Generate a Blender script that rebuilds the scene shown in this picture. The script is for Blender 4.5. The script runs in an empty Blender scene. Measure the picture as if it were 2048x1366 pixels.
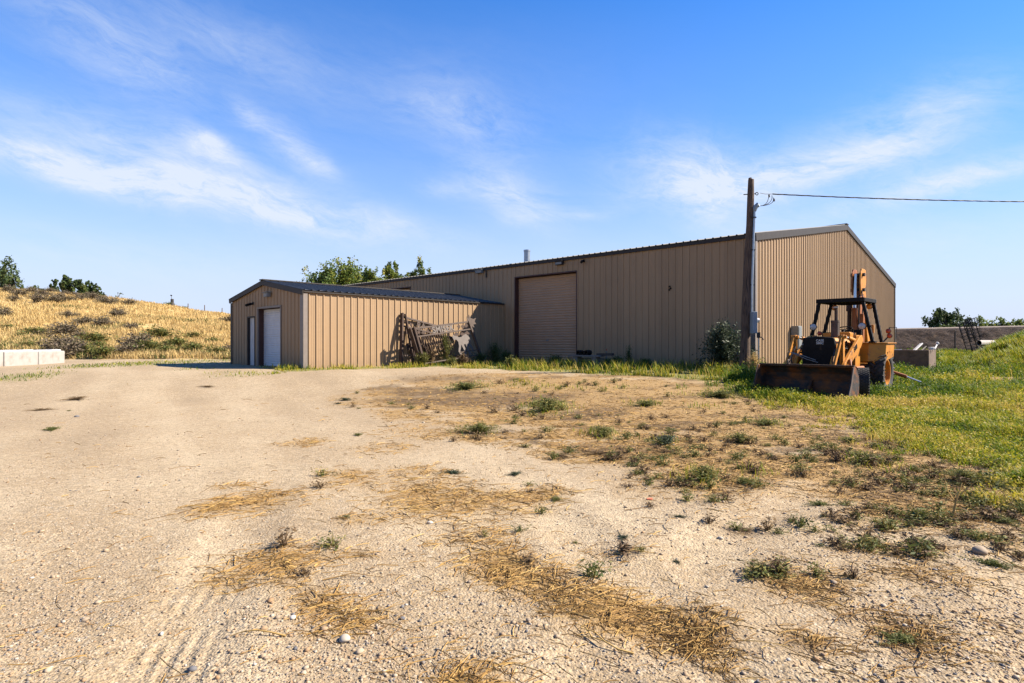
import bpy, bmesh, math, random
import numpy as np
from mathutils import Vector, Matrix
R = math.radians
rng = np.random.default_rng(11)
random.seed(5)
SC = bpy.context.scene
COL = SC.collection

# ------------------------------------------------------------------ camera, sky, sun, exposure
CZ, F = 1.5, 1146.0
cam = bpy.data.objects.new('camera', bpy.data.cameras.new('camera'))
COL.objects.link(cam)
cam.location = (0, 0, CZ); cam.rotation_euler = (R(90), 0, 0)
cam.data.sensor_width = 36; cam.data.lens = F/2048*36
cam.data.clip_end = 6000; cam.data.clip_start = .05
SC.camera = cam

SUN_EL = 40.0
SUN_H = Vector((1, .0, 0)).normalized()          # horizontal direction towards the sun
sun = bpy.data.objects.new('sun', bpy.data.lights.new('sun', 'SUN'))
COL.objects.link(sun)
sun.data.energy = 5.0; sun.data.angle = R(.55); sun.data.color = (1, .90, .76)
to_sun = Vector((SUN_H.x*math.cos(R(SUN_EL)), SUN_H.y*math.cos(R(SUN_EL)), math.sin(R(SUN_EL))))
sun.rotation_euler = to_sun.to_track_quat('Z', 'Y').to_euler()

world = bpy.data.worlds.new('World'); SC.world = world; world.use_nodes = True
SC.view_settings.view_transform = 'Standard'; SC.view_settings.look = 'None'
SC.view_settings.exposure = 1.6; SC.view_settings.gamma = 1


class NT:
    """short-hand for building a node tree"""
    def __init__(s, nt): s.t = nt; s.n = nt.nodes; s.l = nt.links
    def new(s, typ, **kw):
        n = s.n.new(typ)
        for k, v in kw.items(): setattr(n, k, v)
        return n
    def link(s, a, b): s.l.new(a, b)
    def _in(s, sock, v):
        if isinstance(v, bpy.types.NodeSocket): s.link(v, sock)
        elif v is not None: sock.default_value = v
    def m(s, op, a, b=None, c=None, clamp=False):
        n = s.new('ShaderNodeMath', operation=op, use_clamp=clamp)
        for i, v in enumerate((a, b, c)): s._in(n.inputs[i], v)
        return n.outputs[0]
    def mix(s, fac, a, b, blend='MIX'):
        n = s.new('ShaderNodeMix', data_type='RGBA', blend_type=blend)
        s._in(n.inputs[0], fac)
        for i, v in ((6, a), (7, b)):
            s._in(n.inputs[i], (v[0], v[1], v[2], 1) if isinstance(v, tuple) else v)
        return n.outputs[2]
    def ramp(s, fac, stops, interp='LINEAR'):
        n = s.new('ShaderNodeValToRGB'); r = n.color_ramp; r.interpolation = interp
        while len(r.elements) < len(stops): r.elements.new(.5)
        for e, (p, cc) in zip(r.elements, stops):
            e.position = p
            e.color = (cc, cc, cc, 1) if isinstance(cc, (int, float)) else (cc[0], cc[1], cc[2], 1)
        s._in(n.inputs[0], fac)
        return n.outputs[0]
    def noise(s, vec, scale, detail=5, rough=.55, dist=0):
        n = s.new('ShaderNodeTexNoise')
        s._in(n.inputs['Vector'], vec)
        n.inputs['Scale'].default_value = scale; n.inputs['Detail'].default_value = detail
        n.inputs['Roughness'].default_value = rough; n.inputs['Distortion'].default_value = dist
        return n.outputs[0]
    def mapping(s, vec, scale=(1, 1, 1), rot=(0, 0, 0), loc=(0, 0, 0)):
        n = s.new('ShaderNodeMapping'); s._in(n.inputs[0], vec)
        n.inputs['Scale'].default_value = scale; n.inputs['Rotation'].default_value = rot; n.inputs['Location'].default_value = loc
        return n.outputs[0]
    def attr(s, name, out='Fac'):
        n = s.new('ShaderNodeAttribute'); n.attribute_name = name
        return n.outputs[out]


w = NT(world.node_tree); w.n.clear()
sky = w.new('ShaderNodeTexSky', sky_type='NISHITA', sun_disc=False)
sky.sun_elevation = R(SUN_EL); sky.sun_rotation = math.atan2(SUN_H.x, SUN_H.y)
sky.altitude = 800; sky.air_density = 1.15; sky.dust_density = .35; sky.ozone_density = 3.0
hs = w.new('ShaderNodeHueSaturation'); hs.inputs['Saturation'].default_value = 1.62; hs.inputs['Hue'].default_value = .511
hs.inputs['Value'].default_value = 1.60
w.link(sky.outputs[0], hs.inputs['Color'])
tc = w.new('ShaderNodeTexCoord')
sp = w.new('ShaderNodeSeparateXYZ'); w.link(tc.outputs['Generated'], sp.inputs[0])
az = w.m('MULTIPLY', w.m('ARCTAN2', sp.outputs[0], sp.outputs[1]), 57.2958)
elv = w.m('MULTIPLY', w.m('ARCSINE', sp.outputs[2]), 57.2958)
cv = w.new('ShaderNodeCombineXYZ'); w.link(az, cv.inputs[0]); w.link(elv, cv.inputs[1])
warpn = w.new('ShaderNodeTexNoise'); w.link(cv.outputs[0], warpn.inputs['Vector'])
warpn.inputs['Scale'].default_value = .09; warpn.inputs['Detail'].default_value = 4
wv = w.new('ShaderNodeVectorMath', operation='SCALE'); wv.inputs['Scale'].default_value = 3.2
wsub = w.new('ShaderNodeVectorMath', operation='SUBTRACT'); w.link(warpn.outputs['Color'], wsub.inputs[0]); wsub.inputs[1].default_value = (.5, .5, .5)
w.link(wsub.outputs[0], wv.inputs[0])
wadd = w.new('ShaderNodeVectorMath', operation='ADD'); w.link(cv.outputs[0], wadd.inputs[0]); w.link(wv.outputs[0], wadd.inputs[1])
cvw = wadd.outputs[0]
# wispy streaks, drawn out along a slightly falling direction
st1 = w.noise(w.mapping(w.mapping(cvw, (1, 1, 1), (0, 0, R(4))), (.06, .27, 1)), 1.0, 11, .72, .6)
st2 = w.noise(w.mapping(w.mapping(cvw, (1, 1, 1), (0, 0, R(15))), (.15, .6, 1), (0, 0, 0), (7, 3, 0)), 1.0, 10, .74, .5)
st = w.m('MULTIPLY_ADD', st2, .45, w.m('MULTIPLY', st1, .62))


def blob(u, v, ru, rv, ang, wgt):
    """one soft cloud bank, given by its direction in azimuth and elevation"""
    k = 57.2958
    x, y = (u-1024)/F, (683-v)/F
    a0, e0 = math.atan(x)*k, math.atan(y/math.hypot(1, x))*k
    ra, re = ru/F*k/(1+x*x), rv/F*k*.85
    mp = w.new('ShaderNodeMapping', vector_type='TEXTURE'); w.link(cvw, mp.inputs[0])
    mp.inputs['Location'].default_value = (a0, e0, 0); mp.inputs['Rotation'].default_value = (0, 0, R(-ang)); mp.inputs['Scale'].default_value = (ra, re, 1)
    ln = w.new('ShaderNodeVectorMath', operation='DOT_PRODUCT'); w.link(mp.outputs[0], ln.inputs[0]); w.link(mp.outputs[0], ln.inputs[1])
    return w.m('MULTIPLY', w.m('EXPONENT', w.m('MULTIPLY', ln.outputs['Value'], -1.0)), wgt)


BLOBS = [(180, 75, 190, 60, 25, .45), (440, 70, 210, 50, 12, .30), (330, 130, 120, 40, 30, .25), (250, 285, 300, 46, 6, .65), (435, 296, 45, 16, 18, .6), (630, 325, 40, 18, 30, .6), (430, 300, 60, 28, 20, .55),
         (90, 315, 150, 28, 2, .5), (510, 235, 45, 20, 45, .5), (590, 300, 85, 30, 35, .72), (330, 378, 340, 34, 8, 1.3), (170, 352, 120, 22, 14, .9), (400, 360, 70, 14, 14, .6),
         (650, 430, 260, 40, 10, .8), (930, 235, 130, 55, 15, .42), (1020, 390, 110, 55, 25, .95), (1060, 440, 50, 18, 0, .35), (880, 380, 50, 20, 0, .4),
         (1400, 350, 150, 70, 10, 1.2), (1560, 355, 260, 36, -4, .95), (1760, 280, 190, 65, -12, .55), (1900, 370, 230, 26, -8, 1.15), (1460, 440, 110, 50, 20, .5),
         (1180, 435, 40, 12, 0, .4), (1900, 230, 120, 50, -20, .35), (1700, 500, 420, 60, 0, .35), (700, 190, 500, 130, 0, .12), (300, 520, 600, 60, 0, .3)]
tot = None
for bb in BLOBS:
    o_ = blob(*bb); tot = o_ if tot is None else w.m('ADD', tot, o_)
edge = w.ramp(st, [(.37, .0), (.53, .45), (.74, 1)])
cl = w.m('MULTIPLY', w.m('MULTIPLY', tot, edge), 1.25)
up = w.ramp(w.m('DIVIDE', elv, 40), [(0, 0), (.02, 1)])
cl = w.m('MINIMUM', w.m('MULTIPLY', cl, up), .88)
# thin pale veil low over the horizon
veil = w.ramp(w.m('DIVIDE', elv, 45), [(0, .97), (.10, .88), (.25, .60), (.42, .30), (.8, .03)])
c0 = w.mix(veil, hs.outputs['Color'], (4.3, 4.85, 6.5))
c1 = w.mix(cl, c0, (5.4, 5.85, 6.6))
bg = w.new('ShaderNodeBackground'); bg.inputs[1].default_value = .05
w.link(c1, bg.inputs[0])
wo = w.new('ShaderNodeOutputWorld'); w.link(bg.outputs[0], wo.inputs[0])

# ------------------------------------------------------------------ helpers
def link(o, parent=None):
    COL.objects.link(o)
    if parent: o.parent = parent
    return o


def tag(o, label=None, cat=None, group=None, kind=None):
    if label: o['label'] = label
    if cat: o['category'] = cat
    if group: o['group'] = group
    if kind: o['kind'] = kind
    return o


def thing(name, label, cat, loc=(0, 0, 0), rz=0, group=None):
    o = link(bpy.data.objects.new(name, None))
    o.empty_display_size = .2
    o.location = loc; o.rotation_euler = (0, 0, rz)
    return tag(o, label, cat, group)


def npmesh(name, V, Fa, mat=None, parent=None, attrs=None, smooth=False):
    """mesh from numpy arrays; Fa holds faces of one size"""
    me = bpy.data.meshes.new(name)
    V = np.asarray(V, np.float32); Fa = np.asarray(Fa, np.int32); k = Fa.shape[1]
    me.vertices.add(len(V)); me.vertices.foreach_set('co', V.ravel())
    me.loops.add(Fa.size); me.loops.foreach_set('vertex_index', Fa.ravel())
    me.polygons.add(len(Fa)); me.polygons.foreach_set('loop_start', np.arange(len(Fa), dtype=np.int32)*k)
    me.polygons.foreach_set('use_smooth', np.full(len(Fa), smooth))
    for an, av in (attrs or {}).items():
        a = me.attributes.new(an, 'FLOAT', 'POINT'); a.data.foreach_set('value', np.asarray(av, np.float32))
    me.update(calc_edges=True)
    if mat: me.materials.append(mat)
    return link(bpy.data.objects.new(name, me), parent)


class MB:
    """gathers simple solids into one mesh"""
    def __init__(s): s.v = []; s.f = []
    def add(s, vs, fs):
        b = len(s.v); s.v += [tuple(p) for p in vs]; s.f += [tuple(b+i for i in q) for q in fs]; return s
    def box(s, c, d, rot=None):
        x, y, z = d[0]/2, d[1]/2, d[2]/2
        vs = [Vector(p) for p in ((-x, -y, -z), (x, -y, -z), (x, y, -z), (-x, y, -z), (-x, -y, z), (x, -y, z), (x, y, z), (-x, y, z))]
        if rot: vs = [rot @ p for p in vs]
        return s.add([p+Vector(c) for p in vs], [(0, 3, 2, 1), (4, 5, 6, 7), (0, 1, 5, 4), (1, 2, 6, 5), (2, 3, 7, 6), (3, 0, 4, 7)])
    def bar(s, a, b, wd, ht, up=(0, 0, 1)):
        a, b = Vector(a), Vector(b); d = b-a
        x = d.normalized(); y = Vector(up).cross(x)
        if y.length < 1e-4: y = Vector((0, 1, 0)).cross(x)
        y.normalize(); z = x.cross(y)
        return s.box((a+b)/2, (d.length, wd, ht), Matrix((x, y, z)).transposed())
    def tube(s, pts, rad, n=10, cap=True):
        pts = [Vector(p) for p in pts]
        rad = [rad]*len(pts) if isinstance(rad, (int, float)) else list(rad)
        b = len(s.v); px = None
        for i, p in enumerate(pts):
            d = (pts[min(i+1, len(pts)-1)]-pts[max(i-1, 0)]).normalized()
            if px is None:
                px = d.orthogonal().normalized()
            else:
                px = (px-d*px.dot(d)); px = px.normalized() if px.length > 1e-5 else d.orthogonal().normalized()
            py = d.cross(px)
            for k in range(n):
                a = 2*math.pi*k/n
                s.v.append(tuple(p+px*(math.cos(a)*rad[i])+py*(math.sin(a)*rad[i])))
        for i in range(len(pts)-1):
            for k in range(n):
                k2 = (k+1) % n
                s.f.append((b+i*n+k, b+i*n+k2, b+(i+1)*n+k2, b+(i+1)*n+k))
        if cap:
            s.f.append(tuple(b+k for k in reversed(range(n)))); s.f.append(tuple(b+(len(pts)-1)*n+k for k in range(n)))
        return s
    def prism(s, pts2, d0, d1, fn):
        """outline pts2 pushed from d0 to d1; fn(a,b,d) gives the point"""
        n = len(pts2)
        vs = [fn(a, b, d0) for a, b in pts2]+[fn(a, b, d1) for a, b in pts2]
        fs = [tuple(reversed(range(n))), tuple(range(n, 2*n))]+[(i, (i+1) % n, n+(i+1) % n, n+i) for i in range(n)]
        return s.add(vs, fs)
    def lathe(s, prof, fn, n=24, closed=False):
        """profile (radius, height) spun round; fn(x,y,h) gives the point"""
        b = len(s.v); m = len(prof)
        for r, h in prof:
            for k in range(n):
                a = 2*math.pi*k/n; s.v.append(tuple(fn(r*math.cos(a), r*math.sin(a), h)))
        for i in range(m if closed else m-1):
            j = (i+1) % m
            for k in range(n):
                k2 = (k+1) % n; s.f.append((b+i*n+k, b+i*n+k2, b+j*n+k2, b+j*n+k))
        if not closed:
            s.f.append(tuple(b+k for k in reversed(range(n)))); s.f.append(tuple(b+(m-1)*n+k for k in range(n)))
        return s
    def build(s, name, mat, parent=None, bevel=0, smooth=False, seg=2):
        me = bpy.data.meshes.new(name); me.from_pydata(s.v, [], s.f)
        bm = bmesh.new(); bm.from_mesh(me); bmesh.ops.recalc_face_normals(bm, faces=bm.faces); bm.to_mesh(me); bm.free()
        me.materials.append(mat)
        o = link(bpy.data.objects.new(name, me), parent)
        if smooth:
            me.polygons.foreach_set('use_smooth', [True]*len(me.polygons))
            try: me.set_sharp_from_angle(angle=R(38))
            except Exception: pass
        if bevel:
            b = o.modifiers.new('bevel', 'BEVEL'); b.width = bevel; b.segments = seg; b.limit_method = 'ANGLE'; b.angle_limit = R(35)
        return o


def text_mesh(name, txt, size, depth, mat, parent=None, mtx=None, xs=1.0):
    cu = bpy.data.curves.new('lettering', 'FONT'); cu.body = txt; cu.size = size; cu.extrude = depth/2
    cu.align_x = 'CENTER'; cu.align_y = 'CENTER'; cu.offset = size*.03; cu.space_character = 1.08
    to = bpy.data.objects.new('lettering', cu); COL.objects.link(to)
    dg = bpy.context.evaluated_depsgraph_get()
    me = bpy.data.meshes.new_from_object(to.evaluated_get(dg))
    bpy.data.objects.remove(to); bpy.data.curves.remove(cu)
    me.transform(Matrix.Diagonal((xs, 1, 1, 1)))
    if mtx is not None: me.transform(mtx)
    me.materials.clear(); me.materials.append(mat); me.name = name
    return link(bpy.data.objects.new(name, me), parent)


def vhash(ix, iy, seed):
    h = (ix.astype(np.int64)*374761393+iy.astype(np.int64)*668265263+seed*1442695041) & 0xffffffff
    h = ((h ^ (h >> 13))*1274126177) & 0xffffffff
    return ((h ^ (h >> 16)) & 0xffff)/65535.0


def vnoise(x, y, seed=0):
    x = np.asarray(x, float); y = np.asarray(y, float)
    ix, iy = np.floor(x), np.floor(y); fx, fy = x-ix, y-iy
    fx = fx*fx*(3-2*fx); fy = fy*fy*(3-2*fy)
    a, b = vhash(ix, iy, seed), vhash(ix+1, iy, seed); c_, d = vhash(ix, iy+1, seed), vhash(ix+1, iy+1, seed)
    return (a*(1-fx)+b*fx)*(1-fy)+(c_*(1-fx)+d*fx)*fy


def fbm(x, y, seed=0, oct=4):
    s, a, t = 0, .5, 0
    for i in range(oct):
        s = s+a*vnoise(x*2**i, y*2**i, seed+i*17); t += a; a *= .55
    return s/t


def sstep(a, b, x):
    t = np.clip((np.asarray(x, float)-a)/(b-a), 0, 1); return t*t*(3-2*t)


def inpoly(x, y, poly):
    x = np.asarray(x, float); y = np.asarray(y, float); ins = np.zeros(x.shape, bool); n = len(poly)
    for i in range(n):
        x1, y1 = poly[i]; x2, y2 = poly[(i+1) % n]
        if y1 == y2: continue
        c_ = ((y1 > y) != (y2 > y)) & (x < (x2-x1)*(y-y1)/(y2-y1)+x1)
        ins ^= c_
    return ins


# ------------------------------------------------------------------ terrain heights
def elev(x, y):
    """the yard: level in front, rising to the pad the buildings stand on"""
    x = np.asarray(x, float); y = np.asarray(y, float)
    t = y-np.maximum(0, x-8.5)
    e = .45*sstep(13.5, 20.5, t)
    e = e+.05*(fbm(x*.35+3, y*.35, 5, 3)-.5)*sstep(1, 4, y)+.018*(fbm(x*1.6, y*1.6, 9, 3)-.5)
    # shallow curved wheel tracks and the low ridge beside them
    d = (x-(.55+.02*y))-.09*(y-3.2)**1.0*0
    for k, (cx, sl) in enumerate(((-1.55, -.28), (.95, -.22))):
        dd = x-(cx+sl*(y-2.5)); e = e-.022*np.exp(-(dd/.22)**2)*sstep(9, 3, y)+.012*np.exp(-((abs(dd)-.36)/.12)**2)*sstep(9, 3, y)
    q = np.hypot(x-9.5, y+2.5)
    for rr in (8.6, 10.4):
        e = e-.03*np.exp(-((q-rr)/.25)**2)+.018*np.exp(-((q-rr-.42)/.16)**2)
    return e


HU = [-900, -400, 0, 60, 100, 200, 300, 380, 480, 600, 800, 1000, 1200, 1500]
HV = [113, 111, 99, 99, 95, 85, 72, 60, 50, 40, 36, 24, 12, 4]


def hill_z(x, y):
    """dry hillside behind the yard on the left"""
    x = np.asarray(x, float); y = np.asarray(y, float)
    rr = np.hypot(x, y); u = 1024+F*x/np.maximum(y, .5)
    top = 1.5+np.interp(u, HU, HV)*95/F-.45
    t = np.clip((y-33.0-1.2*(fbm(u*.01, u*0, 3, 3)-.5))/62, 0, 1.25)
    s = np.where(t < 1, 1-(1-np.minimum(t, 1))**1.35, 1)
    z = .40+top*s-np.maximum(0, y-100)*.012
    z = z+(.9*(fbm(x*.11, y*.11, 21, 4)-.5)+.35*(fbm(x*.5, y*.5, 33, 3)-.5))*sstep(33, 40, y)*sstep(-.02, .2, t)
    return z-.25*(1-sstep(31, 34, y))


def bank_z(x, y):
    """dark bare-earth bank with the road along its top, on the right"""
    x = np.asarray(x, float); y = np.asarray(y, float)
    yy = y-(fbm(x*.3, x*0, 4, 3)-.5)*1.5
    z = .30+(2.50+.022*np.clip(x-40, -20, 60))*sstep(50, 62, yy)+(.75*(fbm(x*.9, y*.9, 8, 4)-.5)+.45*(fbm(x*2.3, y*2.3, 18, 2)-.5))*sstep(49, 53, y)*(1-sstep(58.5, 61, y))
    return z-.2*(1-sstep(46, 49, y))


def mound_z(x, y):
    """green weed-covered mound"""
    x = np.asarray(x, float); y = np.asarray(y, float)
    dx = np.clip((x-.86*y-8)/10, -1.6, 1.6); dy = (y-34.5)/8.5
    r = np.sqrt(dx**2+dy**2)*(1+.22*(fbm(x*.25, y*.25, 12, 3)-.5))
    return .30+2.7*np.clip(1-r**1.7, -.2, 1)+.45*(fbm(x*.55, y*.55, 2, 3)-.5)


def surf(x, y):
    """top of whatever ground lies at x, y"""
    e = elev(x, y); u = 1024+F*np.asarray(x, float)/np.maximum(np.asarray(y, float), .5)
    e = np.where((y > 31) & (u < 1100), np.maximum(e, hill_z(x, y)), e)
    e = np.where((y > 46) & (x > 20), np.maximum(e, bank_z(x, y)), e)
    return np.where((y > 24) & (y < 46) & (x > 16), np.maximum(e, mound_z(x, y)), e)


def G(u, v):
    """where the photographed spot u, v lies on the yard"""
    y = CZ*F/max(v-683, 4.0)
    for _ in range(12):
        x = (u-1024)/F*y; e = float(elev(x, y)); y = .5*y+.5*(CZ-e)*F/max(v-683, 4.0)
    return (u-1024)/F*y, y


def P(u, v, y): return Vector(((u-1024)/F*y, y, CZ+(683-v)/F*y))
# ------------------------------------------------------------------ materials
K = .80


def kk_(c): return (c[0]*K, c[1]*K, c[2]*K)


def mat(name, c1, c2=None, scale=6, rough=.75, metal=0, bump=0, bscale=60, stretch=(1, 1, 1), c3=None, s3=3, t3=(.55, .68), spec=.4, detail=6):
    c1 = kk_(c1); c2 = kk_(c2) if c2 else None; c3 = kk_(c3) if c3 else None
    m = bpy.data.materials.new(name); m.use_nodes = True
    t = NT(m.node_tree); bs = t.n['Principled BSDF']
    co = t.new('ShaderNodeTexCoord').outputs['Object']
    mp = t.mapping(co, stretch)
    col = (c1[0], c1[1], c1[2], 1)
    if c2: col = t.mix(t.ramp(t.noise(mp, scale, detail), [(.3, 0), (.7, 1)]), c1, c2)
    if c3:
        col = t.mix(t.ramp(t.noise(t.mapping(co, stretch, (0, 0, 0), (5, 9, 2)), s3, 8, .65), [(t3[0], 0), (t3[1], 1)]), col if not isinstance(col, tuple) else c1, c3)
    t._in(bs.inputs['Base Color'], col)
    bs.inputs['Roughness'].default_value = rough; bs.inputs['Metallic'].default_value = metal
    bs.inputs['Specular IOR Level'].default_value = spec
    if bump:
        b = t.new('ShaderNodeBump'); b.inputs['Strength'].default_value = bump; b.inputs['Distance'].default_value = .02
        t.link(t.noise(mp, bscale, 5), b.inputs['Height']); t.link(b.outputs[0], bs.inputs['Normal'])
    return m


def tintmat(name, cols, rough=.7, trans=0, spec=.2, nscale=0):
    """colour taken from each leaf's, blade's or stone's own tint"""
    m = bpy.data.materials.new(name); m.use_nodes = True
    t = NT(m.node_tree); bs = t.n['Principled BSDF']
    n = len(cols); col = t.ramp(t.attr('tint'), [(i/(n-1), kk_(c_)) for i, c_ in enumerate(cols)])
    if nscale:
        co = t.new('ShaderNodeTexCoord').outputs['Object']
        col = t.mix(.55, col, t.ramp(t.noise(co, nscale, 4), [(.3, .35), (.7, 1.0)]), 'MULTIPLY')
    t._in(bs.inputs['Base Color'], col); bs.inputs['Roughness'].default_value = rough; bs.inputs['Specular IOR Level'].default_value = spec
    if trans:
        tr = t.new('ShaderNodeBsdfTranslucent'); t.link(col, tr.inputs[0])
        mx = t.new('ShaderNodeMixShader'); mx.inputs[0].default_value = trans
        t.link(bs.outputs[0], mx.inputs[1]); t.link(tr.outputs[0], mx.inputs[2]); t.link(mx.outputs[0], t.n['Material Output'].inputs[0])
    return m


def ground_mat():
    m = bpy.data.materials.new('ground'); m.use_nodes = True
    t = NT(m.node_tree); bs = t.n['Principled BSDF']
    co = t.new('ShaderNodeNewGeometry').outputs['Position']
    n1 = t.noise(co, .55, 6, .6); n2 = t.noise(co, 5, 6, .65); n3 = t.noise(co, 48, 4, .7)
    sand = t.mix(t.ramp(n1, [(.35, 0), (.65, 1)]), (.325, .226, .132), (.285, .205, .126))
    sand = t.mix(t.ramp(n2, [(.42, 0), (.68, .75)]), sand, (.225, .155, .092))
    # grains of many colours
    for sc, amt in ((20, .34), (42, .62), (95, .70), (190, .5)):
        vo = t.new('ShaderNodeTexVoronoi'); t.link(co, vo.inputs['Vector']); vo.inputs['Scale'].default_value = sc
        sx = t.new('ShaderNodeSeparateColor'); t.link(vo.outputs['Color'], sx.inputs[0])
        pal = t.ramp(sx.outputs[0], [(0, (.10, .092, .085)), (.13, (.17, .14, .11)), (.16, (.33, .235, .135)), (.5, (.29, .21, .127)), (.72, (.35, .26, .16)), (.86, (.23, .155, .09)), (.93, (.43, .37, .29)), (1, (.48, .44, .38))])
        f_ = t.m('MULTIPLY', t.ramp(sx.outputs[1], [(.25, 0), (.8, 1)]), amt)
        sand = t.mix(f_, sand, pal)
    sand = t.mix(t.m('MULTIPLY', t.attr('pale'), .6, clamp=True), sand, (.40, .315, .215))
    sand = t.mix(t.m('MULTIPLY', t.attr('pale'), -.55, clamp=True), sand, (.215, .155, .098))
    n4 = t.noise(co, 11, 7, .75)
    sand = t.mix(t.m('MULTIPLY', t.ramp(n4, [(.40, 1), (.54, 0)]), .42), sand, (.175, .128, .082))
    sand = t.mix(t.m('MULTIPLY', t.ramp(n4, [(.52, 0), (.66, 1)]), .35), sand, (.40, .325, .232))
    sand = t.mix(t.m('MULTIPLY', t.ramp(n3, [(.38, 1), (.52, 0)]), .6), sand, (.105, .078, .052))
    # low soil and litter under the straw
    lit = t.mix(t.ramp(t.noise(t.mapping(co, (14, 30, 14), (0, 0, .5)), 3, 6, .7), [(.35, 0), (.62, 1)]), (.115, .064, .026), (.31, .190, .070))
    sm = t.m('MULTIPLY', t.attr('straw'), t.ramp(n3, [(.30, .55), (.6, 1.0)]), clamp=True)
    col = t.mix(sm, sand, lit)
    soil = t.mix(t.ramp(n2, [(.35, 0), (.65, 1)]), (.050, .032, .018), (.135, .085, .045))
    col = t.mix(t.attr('soil'), col, soil)
    gr = t.mix(t.ramp(t.noise(co, 2.2, 6, .7), [(.35, 0), (.65, 1)]), (.075, .085, .022), (.20, .165, .06))
    col = t.mix(t.attr('green'), col, gr)
    col = t.mix(1.0, col, (1.06, 1.085, 1.045), 'MULTIPLY')
    t._in(bs.inputs['Base Color'], col); bs.inputs['Roughness'].default_value = .92; bs.inputs['Specular IOR Level'].default_value = .15
    vo2 = t.new('ShaderNodeTexVoronoi'); t.link(co, vo2.inputs['Vector']); vo2.inputs['Scale'].default_value = 62
    h = t.m('ADD', t.m('MULTIPLY', vo2.outputs['Distance'], -.5), t.m('ADD', t.m('MULTIPLY', n3, .7), t.m('MULTIPLY', n2, 1.2)))
    # tread left by a tyre, within its own track
    sx = t.new('ShaderNodeSeparateXYZ'); t.link(co, sx.inputs[0])
    cx = t.m('ADD', sx.outputs[0], t.m('MULTIPLY_ADD', sx.outputs[1], .28, .85))
    cx = t.m('ADD', cx, t.m('MULTIPLY', t.m('SUBTRACT', n1, .5), .1))
    tread = t.m('MULTIPLY', t.m('SINE', t.m('MULTIPLY', cx, 70)), t.ramp(t.m('ABSOLUTE', cx), [(.16, 1), (.30, 0)]))
    tread = t.m('MULTIPLY', tread, t.ramp(t.noise(co, 2.4, 3), [(.42, 0), (.58, 1)]))
    tread = t.m('MULTIPLY', tread, t.ramp(t.m('DIVIDE', sx.outputs[1], 10), [(.30, 1), (.42, 0)]))
    h = t.m('ADD', h, t.m('MULTIPLY', tread, .45))
    b = t.new('ShaderNodeBump'); b.inputs['Strength'].default_value = .85; b.inputs['Distance'].default_value = .016
    t.link(h, b.inputs['Height']); t.link(b.outputs[0], bs.inputs['Normal'])
    return m


def terrain_mat(name, cols, scales=(.25, 1.6, 9), bump=.6):
    cols = [kk_(c_) for c_ in cols]
    m = bpy.data.materials.new(name); m.use_nodes = True
    t = NT(m.node_tree); bs = t.n['Principled BSDF']
    co = t.new('ShaderNodeNewGeometry').outputs['Position']
    a = t.mix(t.ramp(t.noise(co, scales[0], 6, .65), [(.38, 0), (.62, 1)]), cols[0], cols[1])
    a = t.mix(t.ramp(t.noise(co, scales[1], 7, .7), [(.48, 0), (.66, 1)]), a, cols[2])
    a = t.mix(t.ramp(t.noise(co, scales[2], 5, .7), [(.42, 0), (.7, .8)]), a, cols[3])
    t._in(bs.inputs['Base Color'], a); bs.inputs['Roughness'].default_value = .95; bs.inputs['Specular IOR Level'].default_value = .1
    b = t.new('ShaderNodeBump'); b.inputs['Strength'].default_value = bump; b.inputs['Distance'].default_value = .15
    t.link(t.noise(co, scales[2], 6, .7), b.inputs['Height']); t.link(b.outputs[0], bs.inputs['Normal'])
    return m


def panel_mat(name, c1, c2, rust=None):
    c1 = kk_(c1); c2 = kk_(c2)
    """painted steel sheet: long faint runs of dust down the ribs"""
    m = bpy.data.materials.new(name); m.use_nodes = True
    t = NT(m.node_tree); bs = t.n['Principled BSDF']
    co = t.new('ShaderNodeNewGeometry').outputs['Position']
    a = t.mix(t.ramp(t.noise(t.mapping(co, (2.2, 2.2, .12)), 2, 6, .6), [(.3, 0), (.7, 1)]), c1, c2)
    a = t.mix(t.m('MULTIPLY', t.ramp(t.noise(co, 1.1, 6, .7), [(.5, 0), (.75, 1)]), .35), a, (c1[0]*.72, c1[1]*.72, c1[2]*.72))
    z = t.new('ShaderNodeSeparateXYZ'); t.link(co, z.inputs[0])
    fl = []                                                          # every sheet has faded a little differently
    for ax in ((-.7258, .6879, 0), (.6879, .7258, 0)):
        dp = t.new('ShaderNodeVectorMath', operation='DOT_PRODUCT'); t.link(co, dp.inputs[0]); dp.inputs[1].default_value = ax
        fl.append(t.m('FLOOR', t.m('DIVIDE', dp.outputs['Value'], .915)))
    cb = t.new('ShaderNodeCombineXYZ'); t.link(fl[0], cb.inputs[0]); t.link(fl[1], cb.inputs[1])
    wn = t.new('ShaderNodeTexWhiteNoise', noise_dimensions='2D'); t.link(cb.outputs[0], wn.inputs['Vector'])
    a = t.mix(.75, a, t.ramp(wn.outputs['Value'], [(0, .86), (1, 1.0)]), 'MULTIPLY')
    run = t.ramp(t.noise(t.mapping(co, (7, 7, .16)), 1, 5, .7), [(.54, 0), (.72, 1)])
    a = t.mix(t.m('MULTIPLY', run, .30), a, (c1[0]*.55, c1[1]*.50, c1[2]*.45))
    sp_ = t.m('MULTIPLY', t.ramp(t.m('SUBTRACT', z.outputs[2], t.m('MULTIPLY', t.noise(co, 3, 5), .5)), [(.25, 1), (.75, 0)]), .55)
    a = t.mix(sp_, a, (.20, .13, .075))
    t._in(bs.inputs['Base Color'], a); bs.inputs['Roughness'].default_value = .58; bs.inputs['Specular IOR Level'].default_value = .35
    b = t.new('ShaderNodeBump'); b.inputs['Strength'].default_value = .25; b.inputs['Distance'].default_value = .03
    t.link(t.noise(co, 1.6, 3), b.inputs['Height']); t.link(b.outputs[0], bs.inputs['Normal'])
    return m


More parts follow.
